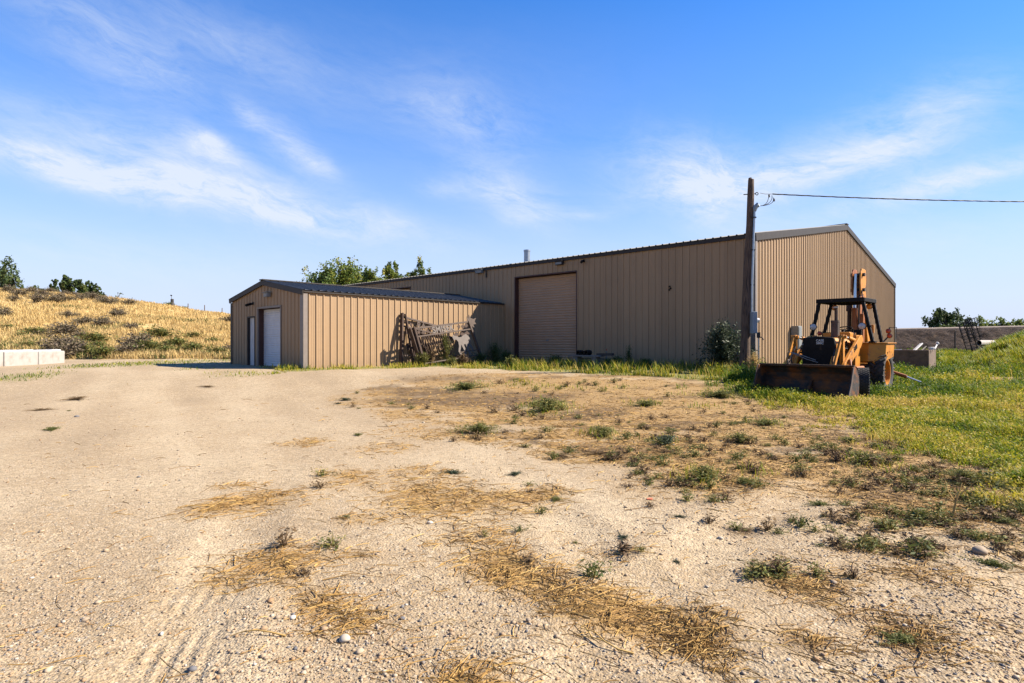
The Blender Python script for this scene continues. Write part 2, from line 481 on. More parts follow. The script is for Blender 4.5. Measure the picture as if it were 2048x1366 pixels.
M = {}
M['ground'] = ground_mat()
M['hill'] = terrain_mat('dry_hillside', [(.52, .37, .155), (.47, .33, .14), (.40, .28, .125), (.58, .43, .20)])
M['bank'] = terrain_mat('bare_earth', [(.024, .016, .013), (.042, .027, .020), (.090, .058, .038), (.006, .005, .004)], (.5, 2.5, 6), 1.0)
M['road'] = terrain_mat('gravel_road', [(.21, .17, .14), (.25, .20, .16), (.30, .24, .18), (.17, .14, .12)])
M['mound'] = terrain_mat('mound_soil', [(.13, .11, .035), (.10, .10, .028), (.19, .14, .05), (.06, .06, .018)])
M['tan'] = panel_mat('tan_steel', (.365, .240, .130), (.325, .212, .113))
M['tan_side'] = M['tan']
M['trim'] = mat('dark_trim', (.032, .027, .024), (.042, .036, .032), rough=.6, spec=.2)
M['post_trim'] = mat('taupe_trim', (.17, .14, .118), (.20, .165, .14), rough=.5)
M['roof'] = mat('grey_steel_roof', (.060, .060, .060), (.078, .077, .075), rough=.55, spec=.25, stretch=(1, 1, 1), scale=3)
M['door_tan'] = mat('tan_roller_door', (.41, .258, .150), (.36, .225, .130), scale=2, rough=.65)
M['door_white'] = mat('white_roller_door', (.62, .61, .60), (.52, .51, .50), scale=3, rough=.5)
M['white'] = mat('white_paint', (.55, .54, .52), (.47, .46, .45), scale=3, rough=.5)
M['jamb'] = mat('oxide_red_steel', (.075, .028, .02), (.05, .02, .016), rough=.6)
M['gal'] = mat('galvanised', (.42, .45, .47), (.30, .33, .35), scale=9, rough=.38, metal=.75)
M['greybox'] = mat('grey_enamel', (.235, .285, .32), (.20, .245, .275), rough=.5)
M['palebox'] = mat('pale_enamel', (.20, .21, .205), (.165, .17, .168), rough=.5)
M['black'] = mat('black_paint', (.005, .005, .005), (.010, .009, .009), rough=.62, spec=.12, c3=(.07, .045, .03), s3=6, t3=(.6, .72))
M['rubber'] = mat('tyre_rubber', (.022, .022, .023), (.045, .042, .038), scale=7, rough=.85, c3=(.12, .10, .075), s3=5, t3=(.58, .75))
M['yellow'] = mat('faded_yellow_paint', (.52, .208, .011), (.40, .148, .010), scale=4, rough=.55, c3=(.11, .048, .022), s3=5, t3=(.56, .68))
M['orange'] = mat('orange_paint', (.31, .098, .013), (.25, .075, .011), scale=4, rough=.5, c3=(.10, .04, .02), s3=6, t3=(.58, .7))
M['bucket'] = mat('worn_bucket_steel', (.022, .020, .020), (.048, .043, .041), scale=5, rough=.7, spec=.2, c3=(.20, .070, .020), s3=2.4, t3=(.44, .64), stretch=(1, 1, 1.6), bump=.3)
M['rust'] = mat('rusty_iron', (.062, .036, .024), (.040, .025, .019), scale=9, rough=.85, c3=(.11, .055, .028), s3=12, bump=.3)
M['rustlight'] = mat('weathered_iron', (.095, .066, .050), (.062, .043, .033), scale=9, rough=.8, c3=(.055, .032, .022), s3=9, bump=.3)
M['plate'] = mat('dull_steel_plate', (.15, .125, .108), (.11, .09, .078), scale=7, rough=.75)
M['chrome'] = mat('chromed_rod', (.72, .70, .66), rough=.32, metal=.9)
M['engine'] = mat('oily_iron', (.022, .018, .016), (.05, .035, .025), scale=12, rough=.6)
M['amber'] = mat('amber_lens', (.55, .20, .03), rough=.25, spec=.5)
M['red'] = mat('red_lens', (.42, .07, .03), rough=.25, spec=.5)
M['lens'] = mat('lamp_glass', (.42, .42, .41), rough=.25, spec=.5)
M['wood'] = mat('creosoted_wood', (.075, .047, .031), (.16, .105, .070), scale=5, rough=.9, stretch=(9, 9, .5), bump=.9, bscale=9, c3=(.022, .016, .012), s3=4, t3=(.5, .62))
M['grey_wood'] = mat('weathered_plank', (.20, .18, .155), (.13, .115, .10), scale=6, rough=.9, stretch=(1, 8, 8), bump=.4)
M['cable'] = mat('black_cable', (.02, .021, .025), rough=.6)
M['concrete'] = mat('pale_concrete', (.36, .335, .305), (.31, .285, .26), scale=4, rough=.85, bump=.25, c3=(.24, .20, .16), s3=2.2, t3=(.52, .70))
M['old_concrete'] = mat('old_concrete', (.10, .068, .048), (.16, .11, .078), scale=5, rough=.9, bump=.7, bscale=25, c3=(.05, .036, .027), s3=3)
M['dark_iron'] = mat('dark_iron', (.022, .02, .02), (.045, .038, .032), rough=.7)
M['bark'] = mat('bark', (.11, .085, .065), (.06, .045, .035), scale=6, rough=.95, stretch=(1, 1, .3))
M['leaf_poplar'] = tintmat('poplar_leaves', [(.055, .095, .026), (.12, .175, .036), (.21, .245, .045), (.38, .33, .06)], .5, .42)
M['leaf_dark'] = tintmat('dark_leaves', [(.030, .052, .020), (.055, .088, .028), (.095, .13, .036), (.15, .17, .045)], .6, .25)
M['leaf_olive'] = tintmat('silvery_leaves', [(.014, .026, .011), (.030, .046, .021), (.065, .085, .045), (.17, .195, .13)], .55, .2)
M['sage'] = tintmat('sagebrush_twigs', [(.085, .065, .048), (.15, .115, .080), (.21, .17, .105), (.17, .16, .075)], .9, .1)
M['weed'] = tintmat('weed_leaves', [(.055, .072, .020), (.105, .125, .032), (.185, .180, .046), (.34, .26, .085)], .65, .3)
M['deadweed'] = tintmat('dead_weed', [(.075, .048, .028), (.12, .078, .045), (.19, .125, .065), (.26, .18, .09)], .9, .1)
M['grass'] = tintmat('lawn_blades', [(.040, .090, .010), (.115, .185, .012), (.270, .275, .018), (.44, .37, .030), (.54, .40, .11)], .6, .4)
M['dryblade'] = tintmat('dry_grass_blades', [(.36, .24, .09), (.56, .39, .155), (.66, .49, .22), (.24, .20, .06)], .8, .3)
M['straw'] = tintmat('straw', [(.13, .070, .022), (.25, .140, .042), (.39, .235, .070), (.52, .355, .13)], .75, .15)
M['stone'] = tintmat('stones', [(.095, .095, .105), (.17, .160, .155), (.26, .20, .14), (.34, .255, .165), (.30, .18, .09), (.37, .285, .19), (.40, .33, .24), (.46, .42, .36)], .8, 0, .3)
# ------------------------------------------------------------------ where straw, soil and green stand on the yard
def px_blob(u, v, ru, rv, wt=1.0, ang=0):
    x, y = G(u, v); y1 = G(u, v-rv)[1]; y2 = G(u, v+rv)[1]
    return (x, y, max(ru*y/F, .03), max((y1-y2)/2, .04), wt)


STRAW_PX = [(470, 1015, 85, 20, 1), (530, 1000, 70, 18, .8), (680, 955, 55, 18, 1), (600, 887, 50, 7, .8), (480, 968, 40, 8, .7), (850, 985, 110, 30, 1), (930, 1010, 90, 26, 1),
            (1050, 1002, 75, 20, .95), (1080, 985, 60, 14, .8), (730, 1040, 60, 16, .75), (960, 1075, 80, 24, .8), (830, 940, 60, 14, .7), (490, 1140, 90, 34, 1), (560, 1150, 60, 30, .7), (690, 1225, 80, 36, 1), (640, 1190, 50, 22, .7),
            (985, 1135, 70, 30, 1), (1050, 1150, 70, 34, .9), (1150, 1180, 110, 34, 1), (1180, 1215, 80, 34, .8), (1260, 1230, 90, 36, .9), (1330, 1270, 70, 40, .9), (1400, 1240, 60, 40, .8), (1420, 1310, 60, 40, .6), (920, 1350, 110, 34, .9),
            (1590, 1165, 60, 34, 1), (1560, 1150, 40, 22, .8), (1640, 1195, 60, 25, .8), (1610, 1285, 60, 28, .8), (1800, 1265, 70, 34, .8), (1850, 1290, 80, 40, .5),
            (1760, 960, 120, 30, 1), (1840, 1010, 130, 40, 1.2), (1900, 960, 110, 26, .9), (1960, 1000, 110, 40, .9), (2040, 980, 80, 34, .9), (1780, 1105, 110, 16, .8), (1640, 950, 90, 25, .7), (1830, 1150, 140, 22, .6), (2020, 1090, 60, 25, .5),
            (760, 900, 60, 12, .6), (700, 1110, 60, 20, .5), (1240, 1100, 60, 14, .4), (1700, 1170, 70, 16, .5), (1900, 1170, 90, 18, .5), (2000, 1260, 80, 20, .4),
            (980, 770, 120, 12, 1), (1150, 770, 160, 14, 1.2), (1320, 775, 160, 14, 1.2), (1450, 785, 120, 16, 1.2), (1000, 800, 160, 12, .9), (1200, 800, 150, 16, 1.2), (1350, 805, 150, 16, 1.1), (1500, 815, 110, 14, 1.1), (1620, 825, 90, 12, 1),
            (870, 800, 110, 10, .9), (1000, 832, 120, 12, .9), (1150, 840, 130, 14, 1), (1260, 850, 120, 16, .9), (1400, 845, 120, 18, .8), (1200, 900, 80, 16, .8), (1330, 900, 110, 20, .9), (1440, 900, 100, 22, 1), (1560, 870, 100, 18, .9), (1680, 880, 100, 18, .8),
            (1420, 950, 110, 28, .9), (1540, 930, 90, 22, .8), (900, 872, 120, 10, .8), (1090, 868, 70, 8, .7), (820, 860, 80, 7, .5), (1590, 840, 120, 12, .9), (1800, 910, 90, 14, .7)]
SOIL_PX = [(900, 800, 110, 6, 1), (860, 785, 100, 5, .8), (1060, 795, 80, 8, .9), (990, 810, 80, 6, .7), (1190, 905, 50, 7, .8), (1210, 820, 50, 8, .6), (1480, 1065, 40, 10, .5), (820, 802, 60, 5, .6), (880, 757, 90, 6, .5), (1620, 1290, 50, 14, .4), (960, 865, 60, 6, .5), (1150, 830, 80, 8, .5), (1300, 850, 60, 8, .3), (1790, 1000, 60, 14, .4)]
GREEN_PX = [(1095, 815, 55, 14, .9), (955, 860, 50, 12, .7), (1205, 870, 45, 13, .7), (1330, 885, 40, 10, .5), (1290, 808, 42, 8, .6), (935, 775, 50, 8, .8), (1040, 768, 50, 6, .5), (1530, 845, 50, 8, .7), (1480, 880, 40, 8, .5), (1400, 955, 60, 20, .6), (1500, 945, 40, 16, .5), (1440, 790, 90, 8, .6),
            (1120, 775, 60, 7, .4), (1420, 815, 50, 7, .5), (1700, 880, 40, 8, .5), (1930, 960, 60, 16, .5), (1720, 925, 60, 14, .5), (1230, 775, 50, 6, .4),
            (25, 757, 55, 8, .9), (70, 748, 60, 6, .6), (200, 732, 60, 5, .8), (270, 726, 60, 4, .6), (410, 722, 110, 6, .7), (470, 746, 60, 5, .6), (380, 738, 60, 4, .4), (330, 728, 80, 4, .4), (520, 748, 40, 4, .6)]
STRAW_W = [px_blob(*b) for b in STRAW_PX]; SOIL_W = [px_blob(*b) for b in SOIL_PX]; GREEN_W = [px_blob(*b) for b in GREEN_PX]


def field(x, y, bl, seed, amp=.5):
    x = np.asarray(x, float); y = np.asarray(y, float)
    xs = x+amp*(fbm(x*1.3, y*1.3, seed, 3)-.5)*(.4+y*.06); ys = y+amp*(fbm(x*1.3+40, y*1.3, seed+1, 3)-.5)*(.4+y*.1)
    f_ = np.zeros(x.shape)
    for bx, by, rx, ry, wt in bl:
        f_ += wt*np.exp(-((xs-bx)/rx)**2-((ys-by)/ry)**2)
    return f_


LAWN = [G(*p) for p in [(1470, 762), (1500, 800), (1640, 816), (1700, 826), (1760, 852), (1840, 884), (1930, 908), (2000, 932), (2048, 954), (2350, 1060)]]+[(40, 12), (62, 30), (62, 48), (20, 48), (22.5, 37), (9.5, 21.3), (8.6, 21.2)]
DA, DB = np.array((-.7258, .6879)), np.array((.6879, .7258))      # along the warehouse front, along its gable
WA = np.array((8.89, 21.0)); WLEN, WWID = 30.0, 25.2
GB = np.array((-7.95, 21.9)); GWID, GLEN = 7.05, 10.93
ZB = CZ-1.05


def wallpt(o, d, s, n=(0, 0), k=0): return (o[0]+d[0]*s+n[0]*k, o[1]+d[1]*s+n[1]*k)


NF = -DB; NS = -DA                                                   # outward: front faces, gable/side faces
VERGE = [wallpt(WA, DA, -.6, NF, .05), wallpt(WA, DA, 24, NF, .05), wallpt(WA, DA, 20, NF, 2.2), wallpt(WA, DA, 14, NF, 5.2), wallpt(WA, DA, 9, NF, 6.2), wallpt(WA, DA, 4, NF, 5.8), wallpt(WA, DA, -.6, NF, 4.2)]
GV1 = [wallpt(GB, DB, -1.0, NS, -.1), wallpt(GB, DB, GLEN, NS, 0), wallpt(GB, DB, GLEN, NS, 2.3), wallpt(GB, DB, 6, NS, 2.2), wallpt(GB, DB, 3, NS, 1.9), wallpt(GB, DB, -1.2, NS, 1.0)]
GV2 = [wallpt(GB, DA, -.8, NF, 0), wallpt(GB, DA, 3, NF, .1), wallpt(GB, DA, 3, NF, .7), wallpt(GB, DA, -.8, NF, 1.0)]


def lawn_d(x, y):
    xs = x+1.1*(fbm(x*.8, y*.8, 71, 4)-.5); ys = y+1.6*(fbm(x*.8, y*.8, 73, 4)-.5)
    s = sum(inpoly(xs+a_, ys+b_, LAWN).astype(float) for a_, b_ in ((0, 0), (.9, -.2), (-.9, -.2), (0, -1.3), (.2, 1.1), (-1.6, -1.0), (1.3, -1.7)))/7
    return sstep(.18, .82, s+.9*(fbm(x*1.7, y*1.7, 171, 4)-.5)*(s > .01)*(s < .99))


def strip_d(x, y):
    q = y-1.4*(fbm(x*.5, y*.5, 81, 3)-.5)
    return sstep(18.6, 19.6, q)*sstep(24.6, 23.6, q)*sstep(.79, .83, x/np.maximum(y, 1)+.05*(fbm(x*.8, y*.8, 83, 3)-.5))


def verge_d(x, y):
    xs = x+.7*(fbm(x*1.2, y*1.2, 75, 3)-.5); ys = y+.9*(fbm(x*1.2, y*1.2, 77, 3)-.5)
    return (inpoly(xs, ys, VERGE) | inpoly(xs, ys, GV1) | inpoly(xs, ys, GV2)).astype(float)


ZONE = [G(*p) for p in [(720, 778), (860, 758), (960, 745), (1180, 748), (1480, 762), (1510, 812), (1700, 838), (1900, 920), (2048, 965), (2250, 1010), (2250, 1100), (2000, 1060), (1850, 1080), (1650, 960), (1560, 985), (1330, 970), (1240, 915), (1100, 895), (900, 852), (760, 812)]]


def straw_d(x, y):
    xs = x+1.2*(fbm(x*.9, y*.9, 151, 4)-.5)*(.3+y*.08); ys = y+1.2*(fbm(x*.9, y*.9, 153, 4)-.5)*(.3+y*.12)
    f_ = field(x, y, STRAW_W, 51)+sum(inpoly(xs+a_, ys+b_, ZONE).astype(float) for a_, b_ in ((0, 0), (.7, .3), (-.7, -.3), (.1, -1.1), (-.1, 1.1), (-1.3, .9), (1.2, -1.0)))/7*1.5*sstep(.26, .60, fbm(x*.8, y*1.5, 155, 4))
    return np.clip(f_*(.25+1.4*fbm(x*5, y*5, 57, 3))-.10, 0, 1.0)


def green_d(x, y): return np.clip(field(x, y, GREEN_W, 61)*(.4+1.2*fbm(x*4, y*4, 63, 3))-.15, 0, 1)


# ------------------------------------------------------------------ ground sheet
def grow(a, b, first, k):
    out = [a]
    st_ = first
    while out[-1] < b: out.append(out[-1]+st_); st_ *= k
    return np.array(out)


ypos = np.concatenate([-grow(9, 60, 1, 1.4)[::-1], np.arange(-8, 1.0, .5), np.arange(1.0, 7.5, .045), 7.5+grow(0, 3000, .055, 1.022)])
xh = np.concatenate([np.arange(0, 4.5, .05), 4.5+grow(0, 2500, .06, 1.03)])
xpos = np.concatenate([-xh[:0:-1], xh])
gx, gy = np.meshgrid(xpos, ypos)
gz = elev(gx, gy)
nx, ny = len(xpos), len(ypos)
idx = np.arange(nx*ny).reshape(ny, nx)
quads = np.stack([idx[:-1, :-1], idx[:-1, 1:], idx[1:, 1:], idx[1:, :-1]], -1).reshape(-1, 4)
inn = (gy < 45) & (abs(gx) < 60)
a_straw = np.where(inn, np.clip(straw_d(gx, gy)*.95+strip_d(gx, gy), 0, .92), 0)
a_soil = np.where(inn, np.clip(.75*(inpoly(gx, gy, ZONE))*sstep(.56, .70, fbm(gx*.75, gy*1.9, 211, 4))+1.8*field(gx, gy, SOIL_W, 65)*(.4+1.2*fbm(gx*4, gy*4, 67, 3)), 0, .9), 0)
a_green = np.where(inn, np.clip((1-strip_d(gx, gy))*lawn_d(gx, gy)*.95+verge_d(gx, gy)*.85+green_d(gx, gy)*.5, 0, .95), 0)
lane = np.exp(-((gx+.64*gy-.55)/.30)**2)+np.exp(-((gx+.64*gy+1.35)/.30)**2)
aa_, bb_ = (gx*.843+gy*.538), (-gx*.538+gy*.843)
a_pale = np.where(inn, np.clip(.55*lane+2.6*(fbm(aa_*1.1, bb_*.22, 201, 4)-.5)+1.3*(fbm(gx*1.5, gy*1.5, 203, 4)-.5), -1, 1), 0)
a_straw = np.maximum(a_straw, np.where((gy > 40) | (abs(gx) > 40), .6, 0))
ground = npmesh('ground', np.stack([gx, gy, gz], -1).reshape(-1, 3), quads, M['ground'], None,
                {'straw': a_straw.ravel(), 'soil': np.maximum(a_soil, np.where((gy > 37) & (gx > 15), .9, 0)).ravel(), 'green': a_green.ravel(), 'pale': a_pale.ravel()}, True)
tag(ground, 'sandy gravel yard strewn with straw and patches of weeds', kind='structure')


def sheet(name, xs, ys, zf, m, label):
    X, Y = np.meshgrid(xs, ys); n, k = len(xs), len(ys); ii = np.arange(n*k).reshape(k, n)
    q = np.stack([ii[:-1, :-1], ii[:-1, 1:], ii[1:, 1:], ii[1:, :-1]], -1).reshape(-1, 4)
    return tag(npmesh(name, np.stack([X, Y, zf(X, Y)], -1).reshape(-1, 3), q, m, None, None, True), label, kind='structure')


sheet('hillside', np.linspace(-170, 8, 300), np.concatenate([np.linspace(31, 60, 80), np.linspace(60.5, 110, 90), np.linspace(112, 420, 40)]), hill_z, M['hill'], 'dry grassy hillside rising behind the yard')
sheet('bare_bank', np.linspace(14, 140, 420), np.linspace(46, 61.5, 90), bank_z, M['bank'], 'dark bare earth bank beyond the yard')
sheet('road', np.linspace(14, 240, 80), np.concatenate([np.linspace(61.5, 70, 14), [80, 120, 260]]), lambda x, y: bank_z(x, y)+.10*sstep(61.5, 62.5, y)-np.maximum(0, y-80)*.01, M['road'], 'pale gravel road running along the top of the bank')
sheet('grass_mound', np.linspace(17, 62, 110), np.linspace(22, 48, 80), mound_z, M['mound'], 'green weed covered mound at the edge of the yard')


# ------------------------------------------------------------------ sheet-metal buildings
def wall_sz(o, d, u, v):
    k = (u-1024)/F; s = (k*o[1]-o[0])/(d[0]-k*d[1])
    return s, CZ+(683-v)/F*(o[1]+s*d[1])


RIB = [(0, 0), (.020, .034), (.058, .034), (.078, 0), (.138, 0), (.144, .005), (.156, .005), (.162, 0), (.220, 0), (.226, .005), (.238, .005), (.244, 0)]


def ribbed(name, o, d, n, L, z0, top, m, parent, openings=(), off=.08, breaks=()):
    """steel panel wall: real ribs, standing from z0 to top(s), with openings (s0, s1, z0, z1)"""
    pts = [(0, 0)]
    s0 = off
    while s0 < L:
        pts += [(s0+a, b) for a, b in RIB if s0+a < L]
        s0 += .305
    pts.append((L, 0)); P_ = sorted(set(pts)); ss = np.array([p[0] for p in P_]); oo = np.array([p[1] for p in P_])
    ext = sorted(set(list(ss)+[e for op in openings for e in op[:2] if 0 < e < L]+[b for b in breaks if 0 < b < L]))
    mb = MB()
    for a, b in zip(ext[:-1], ext[1:]):
        if b-a < 1e-5: continue
        oa, ob = np.interp(a, ss, oo), np.interp(b, ss, oo); mid = (a+b)/2
        segs = [(z0, None)]
        for (p, q, za, zb_) in openings:
            if p < mid < q:
                segs = [(z0, za), (zb_, None)] if za > z0 else [(zb_, None)]
        for lo, hi in segs:
            pa, pb = wallpt(o, d, a, n, oa), wallpt(o, d, b, n, ob)
            ha, hb = (top(a), top(b)) if hi is None else (hi, hi)
            mb.add([(pa[0], pa[1], lo), (pb[0], pb[1], lo), (pb[0], pb[1], hb), (pa[0], pa[1], ha)], [(0, 1, 2, 3)])
    return mb.build(name, m, parent)


def roof_sheet(name, e0, e1, r0, r1, m, parent, pitch=.305, h=.034):
    """ribbed roof slope between the eave line e0-e1 and the ridge line r0-r1"""
    e0, e1, r0, r1 = map(Vector, (e0, e1, r0, r1)); L = (e1-e0).length; nn = (e1-e0).cross(r0-e0).normalized()
    if nn.z < 0: nn = -nn
    pts = []; s = .03
    while s < L-.09: pts += [(s, 0), (s+.018, h), (s+.06, h), (s+.078, 0)]; s += pitch
    pts = [(0, 0)]+pts+[(L, 0)]; mb = MB(); vs = []
    for s, o_ in pts:
        t = s/L; vs += [e0.lerp(e1, t)+nn*o_, r0.lerp(r1, t)+nn*o_]
    fs = [(2*i, 2*i+2, 2*i+3, 2*i+1) for i in range(len(pts)-1)]
    k = len(vs)                                                     # underside, so that the sheet has a body
    vs += [e0-nn*.01, e1-nn*.01, r1-nn*.01, r0-nn*.01]; fs += [(k, k+1, k+2, k+3)]
    return mb.add(vs, fs).build(name, m, parent)


def V3(p, z): return Vector((p[0], p[1], z))


def slat_door(name, o, d, n, s0, s1, z0, z1, rec, pitch, amp, m, parent):
    """roll-up door of curved slats, set back by rec"""
    prof = []; z = z0
    while z < z1:
        for k in range(6):
            a = k/6; prof.append((min(z+a*pitch, z1), amp*math.sin(math.pi*a)))
        z += pitch
    prof.append((z1, 0)); vs = []
    for zz, oo in prof:
        for s in (s0, s1):
            p = wallpt(o, d, s, n, -rec+oo); vs.append((p[0], p[1], zz))
    fs = [(2*i, 2*i+1, 2*i+3, 2*i+2) for i in range(len(prof)-1)]
    mb = MB().add(vs, fs)
    ob = mb.build(name, m, parent); ob.data.polygons.foreach_set('use_smooth', [True]*len(ob.data.polygons))
    return ob


def wbox(mb, o, d, n, s0, s1, k0, k1, z0, z1):
    """box in wall coordinates: along s, outward k, up z"""
    c = wallpt(o, d, (s0+s1)/2, n, (k0+k1)/2)
    rot = Matrix(((d[0], n[0], 0), (d[1], n[1], 0), (0, 0, 1)))
    return mb.box((c[0], c[1], (z0+z1)/2), (abs(s1-s0), abs(k1-k0), z1-z0), rot)


def flood_light(o, d, n, s, z, parent, wd=.34, m=None):
    mb = MB(); wbox(mb, o, d, n, s-wd/2, s+wd/2, .05, .20, z-.09, z+.09); wbox(mb, o, d, n, s-.04, s+.04, 0, .06, z-.05, z+.05)
    wbox(mb, o, d, n, s-wd/2-.03, s+wd/2+.03, .04, .26, z+.092, z+.115)
    f_ = mb.build('wall_light', m or M['trim'], parent, .006)
    l_ = MB(); wbox(l_, o, d, n, s-wd/2+.03, s+wd/2-.03, .202, .215, z-.07, z+.03); l_.build('lens', M['palebox'], f_)


def cctv(o, d, n, s, z, parent):
    a = Vector((*wallpt(o, d, s, n, .02), z)); b = Vector((*wallpt(o, d, s, n, .16), z-.04))
    mb = MB().tube([a, b], .022, 8); wbox(mb, o, d, n, s-.06, s+.06, .03, .045, z-.06, z+.06)
    c = MB(); b2 = Vector((*wallpt(o, d, s-.12, n, .36), z-.1)); c.tube([b+(b-b2)*.3, b2], [.055, .06], 10)
    q = mb.build('security_camera', M['black'], parent); c.build('camera_body', M['black'], q, 0, True)


# ---- the long warehouse
WE, WR = CZ+217*21/F, CZ+233*30.15/F
ware = thing('metal_warehouse', 'long tan ribbed steel warehouse with a big roller door and a sunlit gable end', 'warehouse')
def gable_top(L, e, r): return lambda s: e+(r-e)*(1-abs(s-L/2)/(L/2))
s_r, z_t = wall_sz(WA, DA, 1155, 543); s_l, _ = wall_sz(WA, DA, 1030, 554)
s2r, z2t = wall_sz(WA, DA, 822, 574.5); s2l = s2r+3.9
ribbed('front_wall', WA, DA, NF, WLEN, -.1, lambda s: WE-.03, M['tan_side'], ware, [(s_r, s_l, -.1, z_t), (s2r, s2l, -.1, z2t)])
ribbed('gable_wall', WA, DB, NS, WWID, -.1, gable_top(WWID, WE-.05, WR-.05), M['tan'], ware, breaks=(WWID/2,))
WC = wallpt(WA, DA, WLEN); WD = wallpt(WA, DB, WWID); WEe = wallpt(WC, DB, WWID)
ribbed('gable_wall', WC, DB, -NS, WWID, -.1, gable_top(WWID, WE-.05, WR-.05), M['tan_side'], ware, breaks=(WWID/2,))
ribbed('rear_wall', WD, DA, -NF, WLEN, -.1, lambda s: WE-.03, M['tan_side'], ware)
def wp3(s, k, z): p = wallpt(WA, DA, s); p = wallpt(p, DB, k); return Vector((p[0], p[1], z))
sl = (WR-WE)/(WWID/2)
roof_sheet('roof', wp3(-.06, -.10, WE-.10*sl), wp3(WLEN+.06, -.10, WE-.10*sl), wp3(-.06, WWID/2, WR), wp3(WLEN+.06, WWID/2, WR), M['roof'], ware)
roof_sheet('roof', wp3(-.06, WWID+.10, WE-.10*sl), wp3(WLEN+.06, WWID+.10, WE-.10*sl), wp3(-.06, WWID/2, WR), wp3(WLEN+.06, WWID/2, WR), M['roof'], ware)
mb = MB(); wbox(mb, WA, DA, NF, -.04, WLEN, .036, .075, WE-.17, WE-.035); mb.build('eave_trim', M['trim'], ware)
mb = MB()
for sgn in (0, 1):
    a, b = (wp3(-.055, -.05, WE-.15), wp3(-.055, WWID/2+.006, WR-.13)) if not sgn else (wp3(-.056, WWID+.05, WE-.15), wp3(-.056, WWID/2-.006, WR-.13))
    mb.bar(a, b, .05, .27)
mb.build('rake_trim', M['trim'], ware)
mb = MB().bar(wp3(-.10, WWID/2, WR+.03), wp3(WLEN+.1, WWID/2, WR+.03), .36, .05); mb.build('ridge_cap', M['trim'], ware)
mb = MB(); wbox(mb, WA, DA, NF, -.05, .16, .037, .05, -.1, WE-.18); wbox(mb, WA, DB, NS, -.05, .14, .037, .052, -.1, WE-.20); mb.build('corner_trim', M['post_trim'], ware)
mb = MB(); wbox(mb, WD, DB, NS, -.14, .05, .037, .052, -.1, WE-.20); mb.build('corner_trim', M['trim'], ware)
for (a, b, zt) in ((s_r, s_l, z_t), (s2r, s2l, z2t)):
    dr = slat_door('roller_door', WA, DA, NF, a+.05, b-.05, .2, zt-.04, .25, .125, .034, M['door_tan'], ware)
    fr = MB(); wbox(fr, WA, DA, NF, a-.0, a+.05, -.30, .045, -.1, zt); wbox(fr, WA, DA, NF, b-.05, b, -.30, .045, -.1, zt); wbox(fr, WA, DA, NF, a, b, -.30, .046, zt, zt+.05)
    fr.build('door_frame', M['jamb'], dr)
    bt = MB(); wbox(bt, WA, DA, NF, a+.06, b-.06, -.25, -.20, .38, .50); bt.build('bottom_bar', M['trim'], dr)
    lk = MB(); wbox(lk, WA, DA, NF, (a+b)/2-.07, (a+b)/2+.07, -.24, -.20, 1.52, 1.60); lk.build('latch', M['palebox'], dr)
    wbox(lk2 := MB(), WA, DA, NF, a, b, -.9, -.305, zt-.02, zt); lk2.build('head_lining', M['jamb'], dr)
for uu, vv, wd in ((1122, 526.5, .42),):
    s_, z_ = wall_sz(WA, DA, uu, vv); flood_light(WA, DA, NF, s_, z_, ware, wd)
s_, z_ = wall_sz(WA, DA, 962, 543.5); flood_light(WA, DA, NF, s_, z_, ware, .5, M['palebox'])
mb = MB(); s_, z_ = wall_sz(WA, DA, 974, 546); wbox(mb, WA, DA, NF, s_-.03, s_+.03, .04, .08, z_-.25, z_+.12); mb.build('conduit_stub', M['dark_iron'], ware)
s_, z_ = wall_sz(WA, DA, 1168, 522); cctv(WA, DA, NF, s_, z_, ware)
mb = MB()
for uu, vv, q in ((1340, 573, .035), (1341.5, 577, .04), (1339, 580, .03)):
    s_, z_ = wall_sz(WA, DA, uu, vv); mb.lathe([(q, .0), (q, .05)], lambda x, y, h, s_=s_, z_=z_: (*wallpt(WA, DA, s_+x, NF, h), z_+y), 8)
mb.build('wall_mark', M['black'], ware)  # three small dark marks on the wall, added as raised discs
pv = Vector((*wallpt(wallpt(WA, DA, wall_sz(WA, DA, 1033, 520)[0]), DB, .8), WE-.1))
mb = MB().tube([pv, pv+Vector((0, 0, .80))], .16, 16); mb.tube([pv+Vector((0, 0, .80)), pv+Vector((0, 0, .88))], [.175, .175], 16)
mb.build('vent_pipe', M['gal'], ware, 0, True)

# ---- the small garage built against it
GE, GR = CZ+104*21.9/F, CZ+122*24.3/F
gar = thing('metal_garage', 'small tan steel garage with grey gable roof, white roller door and narrow white door', 'garage')
gs = lambda u, v: wall_sz(GB, DA, u, v)
dr_, dz_ = gs(563.5, 613.7); dl_, _ = gs(516, 617); mr_, mz_ = gs(511.5, 633); ml_, _ = gs(496.5, 634)
ribbed('front_wall', GB, DA, NF, GWID, -.1, gable_top(GWID, GE-.04, GR-.04), M['tan_side'], gar, [(dr_, dl_, -.1, dz_), (mr_, ml_, -.1, mz_)], .12, (GWID/2,))
ribbed('side_wall', GB, DB, NS, GLEN, -.1, lambda s: GE-.03, M['tan'], gar, (), .16)
GC = wallpt(GB, DA, GWID)
ribbed('side_wall', GC, DB, -NS, GLEN, -.1, lambda s: GE-.03, M['tan_side'], gar, (), .16)
def gp3(s, k, z): p = wallpt(GB, DA, s); p = wallpt(p, DB, k); return Vector((p[0], p[1], z))
sg = (GR-GE)/(GWID/2); ov = .11
roof_sheet('roof', gp3(-ov, -.12, GE-ov*sg), gp3(-ov, GLEN-.04, GE-ov*sg), gp3(GWID/2, -.12, GR), gp3(GWID/2, GLEN-.04, GR), M['roof'], gar)
